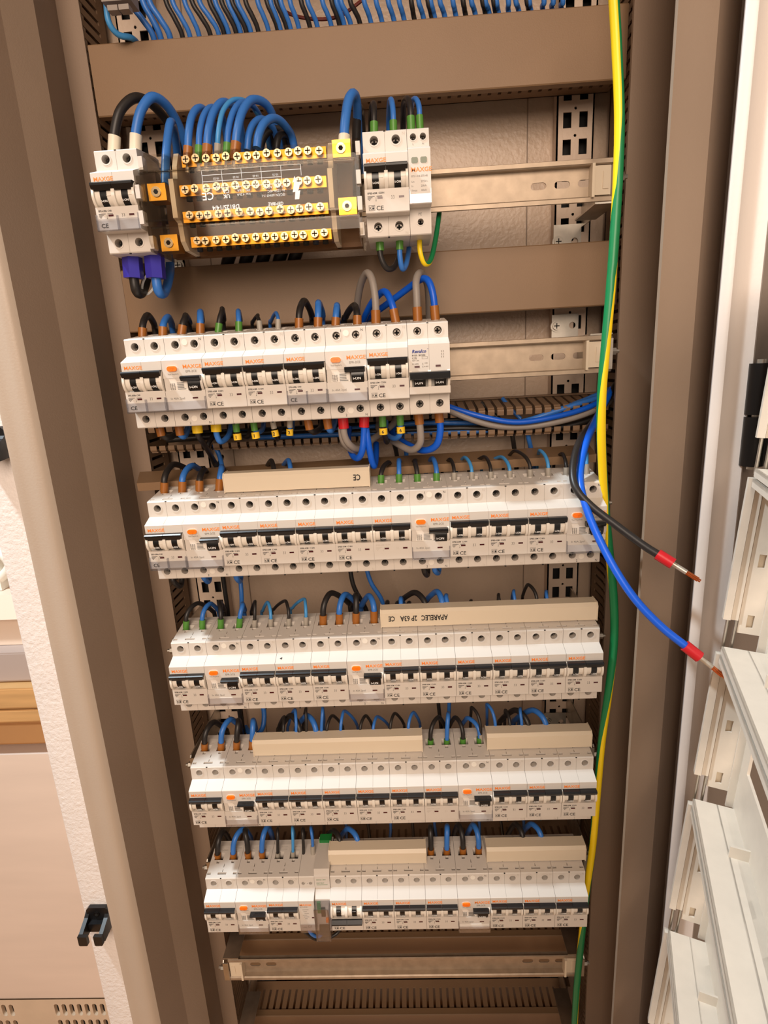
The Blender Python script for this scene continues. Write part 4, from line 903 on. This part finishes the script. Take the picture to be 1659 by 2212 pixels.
solo('wire_connector', mb, 'wire_grey', 'grey plastic connector among the wires in the top left corner', 'connector')
# --- bundle in the open trunking
BU = 'lying in the open trunking below the second row'
for c, r, pp in (('d', 3.0, [(900, 850, 110), (975, 880, 96), (1050, 902, 88), (1120, 912, 86), (1200, 900, 88), (1270, 880, 94), (1330, 850, 112)]), ('g', 3.4, [(920, 860, 112), (985, 893, 94), (1060, 918, 92), (1130, 922, 92), (1210, 910, 92), (1280, 888, 98), (1330, 860, 112)]),
    ('b', 3.0, [(1100, 915, 100), (1140, 908, 98), (1190, 892, 98), (1250, 872, 100), (1320, 850, 112)]), ('b', 3.0, [(1120, 915, 104), (1160, 904, 104), (1210, 884, 104), (1260, 866, 106), (1320, 840, 116)]),
    ('k', 3.2, [(600, 940, 120), (800, 932, 110), (1000, 925, 108), (1150, 928, 104), (1250, 915, 104), (1330, 880, 116)]), ('b', 2.8, [(500, 935, 126), (700, 930, 122), (900, 915, 118), (1040, 914, 116)]), ('b', 2.8, [(560, 945, 112), (760, 938, 110), (960, 934, 108), (1060, 930, 108)]), ('k', 3.6, [(360, 950, 118), (560, 935, 122), (800, 920, 124), (1000, 905, 124)]),
    ('k', 3.6, [(360, 940, 130), (560, 925, 130), (800, 910, 130), (1000, 896, 130)]), ('k', 2.6, [(1040, 870, 124), (1060, 890, 118), (1080, 906, 114)]), ('b', 2.2, [(1085, 860, 126), (1105, 885, 118), (1125, 905, 114)])):
    wire(BU, c, r, pp)
# labels that single each wire out
tot = dict(COUNT); seen = {}
for o, w, cn, i, f in sorted(WLIST, key=lambda e: e[0].location.x):
    key = (w, cn); seen[key] = seen.get(key, 0)+1
    fer = ' with %s ferrule' % f if f and f != 'purple' else ' with purple boot' if f else ''
    if tot[key] == 1: o['label'] = 'only %s wire%s %s' % (cn, fer, w)
    else: o['label'] = '%s %s wire from left%s, %s' % (ORD[seen[key]], cn, fer, w)
# --- protective earth wire
def stripes(pts, r, label, n=16, tw=.0, ph=None):
    mb = MB(); mb.tube(pts, r, n, stripe=[1 if j in (13, 14, 15, 0, 1, 2) else 0 for j in range(n)], twist=tw, phase=ph)
    return solo('earth_wire', mb, ['wire_green', 'wire_yellow'], label, 'wire', smooth=True)
stripes([Vector(at(*q)) for q in ((1322, -60, -6), (1326, 0, -6), (1332, 100, -6), (1338, 250, -6), (1334, 400, -6), (1321, 600, -8), (1308, 750, -10), (1300, 850, -10), (1299, 950, -6), (1306, 1080, 4), (1317, 1200, 10), (1326, 1300, 8), (1326, 1390, 6), (1315, 1490, 6), (1300, 1600, 10), (1291, 1700, 14), (1281, 1820, 20), (1268, 1920, 24), (1256, 2030, 26), (1246, 2130, 26), (1240, 2230, 26))],
        4.0, 'long green and yellow earth wire hanging down the right side of the cabinet', ph=[-50, -50, -52, -58, -100, -265, -300, -335, -375, -395, -470, -540, -580, -625, -680, -705, -730, -760, -850, -960, -990])
o = stripes([Vector(at(*q)) for q in ((906, 512, 22), (908, 545, 20), (918, 570, 23), (931, 560, 32), (942, 510, 46), (950, 450, 62), (952, 420, 80))], 2.3, 'short green and yellow earth wire curling out below the surge arrester', tw=.05)
# --- two loose ferruled cables in front
def loose(col, r, pts, label):
    p = [Vector(at(*q)) for q in pts]; t = thing('loose_cable', label, 'cable', tuple(p[0]), 'loose cables with red ferrules'); b = p[0]
    mb = MB(); mb.tube([q-b for q in p], r, 12, sub=8); part('insulation', mb, WCOL[col][0], t, True)
    e = p[-1]-b; d = (p[-1]-p[-2]).normalized()
    mb = MB(); mb.tube([e-d*2, e+d*7, e+d*12], r+1.5, 14, sub=1); part('ferrule_collar', mb, 'ferrule_red', t, True)
    mb = MB(); mb.tube([e+d*11, e+d*24], r*.62, 12, sub=1); part('ferrule_sleeve', mb, 'tin', t, True)
    mb = MB()
    for k in range(7):
        a = k*math.pi/3; u = d.cross(Vector((0, 1, 0))).normalized(); v = d.cross(u); off = (u*math.cos(a)+v*math.sin(a))*(r*.36 if k < 6 else 0)
        mb.tube([e+d*23+off, e+d*(34+(k % 3))+off*1.1], r*.2, 6, sub=1)
    part('copper_strands', mb, 'copper', t)
loose('k', 3.4, [(1330, 830, 100), (1290, 900, 60), (1254, 950, 25), (1238, 1005, 0), (1243, 1052, -16), (1276, 1092, -26), (1330, 1134, -38), (1390, 1178, -52), (1425, 1200, -60)], 'loose black cable with red ferrule and bare copper end at right')
loose('d', 3.4, [(1322, 840, 96), (1296, 890, 58), (1270, 945, 26), (1256, 1000, 6), (1254, 1045, -12), (1266, 1095, -26), (1290, 1155, -40), (1330, 1232, -56), (1375, 1298, -68), (1430, 1355, -78), (1484, 1398, -86)], 'loose bright blue cable with red ferrule and bare copper end at lower right')

# ================================================================== OPEN PLASTIC FRONT COVERS ON THE RIGHT
def plastron(zt, X, label):
    """tray-shaped front cover swung open about its right edge; local x runs along the cover (away from the hinge), y across its depth, z up"""
    t = thing('front_cover', label, 'front cover', (X, -80, zt), 'plastic front covers swung open at right')
    t.rotation_euler = (math.radians(-4.2)*0, math.radians(4.2), 0)
    d = Vector((-.342, -.94, 0)); q = Vector((.94, -.342, 0))       # along the cover, towards its outer face
    L, H, D = 440.0, -143.0, 36.0
    def M(a, b, z): v = d*a+q*b; return (v.x, v.y, z)
    def bx(mb, a0, a1, b0, b1, z0, z1, mi=0):
        return mb.add([M(a, b, z) for a in (a0, a1) for b in (b0, b1) for z in (z0, z1)], [(0,1,3,2),(4,6,7,5),(0,4,5,1),(2,3,7,6),(0,2,6,4),(1,5,7,3)], mi)
    # hinge wall with three square slots
    mb = MB(); holes = [rect(5.5, 10.5, z-5.5, z+5.5) for z in (-16, -66, -118)]
    loops = rect(0, 17, -129, -6)
    sub = MB(); sub.sheet(loops, holes, 'y', 0, 1.8)
    mb.add([M(-p[1], p[0]+12, p[2]) for p in sub.v], sub.f); part('hinge_wall', mb, 'plastron', t)
    for z in (-16, -66, -118):
        mb = MB(); bx(mb, -5, -3, 16, 23.5, z-6.5, z+6.5); part('slot_backing', mb, 'abs_cream', t)
    mb = MB()
    for b0, b1, a in ((0, 5.4, 3.5), (6.0, 11.2, 1.6)): bx(mb, -1.5, a, b0, b1, -118, 0)
    bx(mb, -2, -1, 0, 12, -118, 0); part('ridged_lip', mb, 'plastron', t)
    # top and bottom flange with stepped ribs
    for nm, z0, z1 in (('top_flange', -2.2, 0), ('bottom_flange', H, H+2.2)):
        mb = MB(); bx(mb, 6, L, 2, D, z0, z1); bx(mb, 6, L, 20, 21.5, z0-3 if z0 < -50 else z0, z1+3 if z0 > -50 else z1); bx(mb, 6, L, 2, 3.6, z0-4, z1)
        bx(mb, 6, L, 26, D+3, z0, z1+1.4 if z0 > -50 else z1)
        part(nm, mb, 'plastron', t)
    for a in (40, 130, 220, 310, 400):
        mb = MB(); bx(mb, a, a+46, 16.5, 19.9, -2, 2.2); part('rib', mb, 'plastron', t)
    for a in (64, 200, 330):
        mb = MB(); bx(mb, a, a+1.8, 20, D, -18, -2); part('web', mb, 'plastron', t); mb = MB(); bx(mb, a, a+1.8, 20, D, H+2, H+12); part('web', mb, 'plastron', t)
    # outer plate with the long window for the breakers
    mb = MB(); sub = MB(); sub.sheet(rect(0, L, H, 0), [rect(20, L-6, -95, -49)], 'y', 0, 2.2)
    mb.add([M(p[0], D-p[1], p[2]) for p in sub.v], sub.f); part('outer_plate', mb, 'plastron', t)
    mb = MB(); bx(mb, 0, 1.8, 28, D, H, 0); part('end_wall', mb, 'plastron', t)
    mb = MB(); bx(mb, L-2, L, 2, D, H, 0); part('end_wall', mb, 'plastron', t)
    for b in (4, 10):
        mb = MB(); mb.tube([M(0, b, -118), M(0, b, -146)], 1.3, 8, sub=1); part('hinge_pin', mb, 'zinc', t, True)
    return t
for i, z in enumerate((206, 57.5, -91.5, -241, -388, -537)):
    plastron(z, 512-(57-z)*.074, 'cream plastic front cover swung open at right, %s from the top' % ORD[i+1])
# outer door standing open to the right
t = thing('cabinet_door', 'grey sheet-steel cabinet door on a black hinge at the far right', 'door', (640, -25, 0))
a, b = at(1630, 785, -40), at(1625, 1005, -40); hx, hy = a[0]-640+6, -15
mb = MB(); mb.cyl((hx, hy), 9, 'z', b[2], (a[2]+b[2])/2-1, 18); part('hinge_knuckle', mb, 'hinge_dark', t, True)
mb = MB(); mb.cyl((hx, hy), 9, 'z', (a[2]+b[2])/2+1, a[2], 18); part('hinge_knuckle', mb, 'hinge_dark', t, True)
mb = MB(); mb.cyl((hx, hy), 4, 'z', b[2]-3, a[2]+3, 10); part('hinge_pin', mb, 'zinc', t, True)
mb = MB(); mb.box(hx, hx+80, hy+9, hy+12, b[2], a[2]); part('hinge_leaf', mb, 'hinge_dark', t)
mb = MB(); mb.prism([(0, 0), (4, 0), (-6, -420), (-10, -420)], BOT+10, TOP-10, 0, 'z'); part('door_leaf', mb, 'hinge_grey', t)
mb = MB(); mb.prism([(-6, -20), (0, -20), (-2, -60), (-8, -60)], BOT+20, TOP-20, 0, 'z'); part('gasket', mb, 'black_plastic', t)

# black catches on the left flange
def catch(z, label):
    t = thing('door_catch', label, 'door catch', (-137, 2, z), 'black door catches on the left flange')
    mb = MB(); mb.prism([(-12, -14), (14, -14), (14, 12), (11, 15), (-9, 15), (-12, 12)], -5, 0, 0, 'y'); part('base_plate', mb, 'black_plastic', t)
    mb = MB(); mb.box(-9, 10, -11, -5, -13, -2); part('body', mb, 'black_plastic', t)
    for a in (-14, 9.5):
        mb = MB(); mb.prism([(-2, 9), (-8, 4), (-22, -3), (-22, -13), (-20, -16), (-2, -14)], a, a+4.6); part('cheek', mb, 'black_plastic', t)
    for a, b in ((-14, -3.5), (4.5, 14.1)):
        mb = MB(); mb.prism([(a, -15), (a+1.2, -16.2), (b-1.2, -16.2), (b, -15), (b, -3.5), (a, -3)], -25.5, -21.5, 0, 'y'); part('claw', mb, 'black_plastic', t)
    mb = MB(); mb.cyl((0, 6), 3.6, 'y', -6, -4, 14); mb.cyl((0, 6), 2, 'y', -6.3, -5.9, 6, 1); part('fixing_screw', mb, ['hinge_dark', 'hole_shade'], t, True)
q = at(205, 1975, 2); catch(q[2], 'black plastic door catch on the white flange at lower left')
q = at(10, 955, 2); catch(q[2], 'black plastic door catch at the left edge of the picture')

# ================================================================== THE ROOM SEEN AT LEFT
FL = -ZB
mb = MB().box(-3200, 2600, -2600, 2600, FL-20, FL); solo('floor', mb, 'floor_wood', kind='structure')
mb = MB().box(-3200, -160, 1300, 1320, FL, 1350); solo('wall_far', mb, 'room_paint', kind='structure')
zt = at(60, 1612, 400)[2]
t = thing('steel_cupboard', 'tan steel cupboard with slotted vent standing left of the cabinet', 'cupboard', (-900, 400, FL))
h = zt-FL; zv = at(100, 2157, 400)[2]-FL
mb = MB(); mb.box(0, 760, 0, 400, zv+1, h-18); part('body', mb, 'tan_panel', t)
holes = []
for gx in (30, 322):
    for r_ in range(4):
        for c_ in range(12):
            x = gx+c_*17.2; z = zv-14-r_*46
            holes.append(slot(x, x+10, z-34, z))
mb = MB(); mb.plate(rect(0, 760, 20, zv), holes, 'y', -2, 6, 0, 1); mb.box(0, 760, 7, 400, 0, zv-1, 0); part('vent_panel', mb, ['tan_vent', 'hole_shade'], t)
def board(x0, x1, y0, y1, v0, v1, Y, m, name, label, cat):
    a, b = at(60, v1, 392)[2]+.5, at(60, v0, 392)[2]-.5
    mb = MB(); mb.box(x0, x1, y0, y1, a, b); mb.box(x0+2, x1-2, y0-1.2, y0, a+3, b-3)
    return solo(name, mb, m, label, cat)
board(-900, -140, 396, 800, 1562, 1610, 396, 'floor_wood', 'dark_plank', 'brown wooden plank lying on the tan cupboard', 'plank')
board(-900, -140, 392, 800, 1532, 1560, 392, 'wood', 'plank', 'thin light wooden plank, lower of the two at left', 'plank')
board(-900, -140, 390, 800, 1484, 1529, 390, 'wood', 'plank', 'thick light wooden plank, upper of the two at left', 'plank')
board(-900, -140, 410, 800, 1418, 1482, 410, 'grey_strip', 'grey_panel', 'grey panel lying on the light wooden planks at left', 'panel')
t = thing('carton_box', 'pale cardboard box on the grey panel at the left edge', 'box', (0, 0, 0))
a, b = at(60, 1418, 392)[2]+.5, at(30, 1285, 440)[2]
mb = MB(); mb.box(-800, -440, 440, 800, a, b); part('carton', mb, 'carton', t)
mb = MB(); mb.add([(-800, 440, b), (-440, 440, b), (-460, 420, b-40), (-800, 420, b-40)], [(0,1,2,3)]); mb.add([(-800, 439, b), (-440, 439, b), (-460, 419, b-40), (-800, 419, b-40)], [(0,1,2,3)]); part('flap', mb, 'carton', t)
c = at(8, 1195, 460)[2]
mb = MB(); mb.tube([(-560, 470, b+3), (-520, 470, b+30), (-505, 470, c-25), (-520, 470, c-4), (-560, 470, c)], 9, 10); mb.box(-700, -525, 462, 500, b+1, c)
solo('paper_bag', mb, 'paper', 'crumpled white paper packet on the pale cardboard box at left', 'packet', smooth=True)
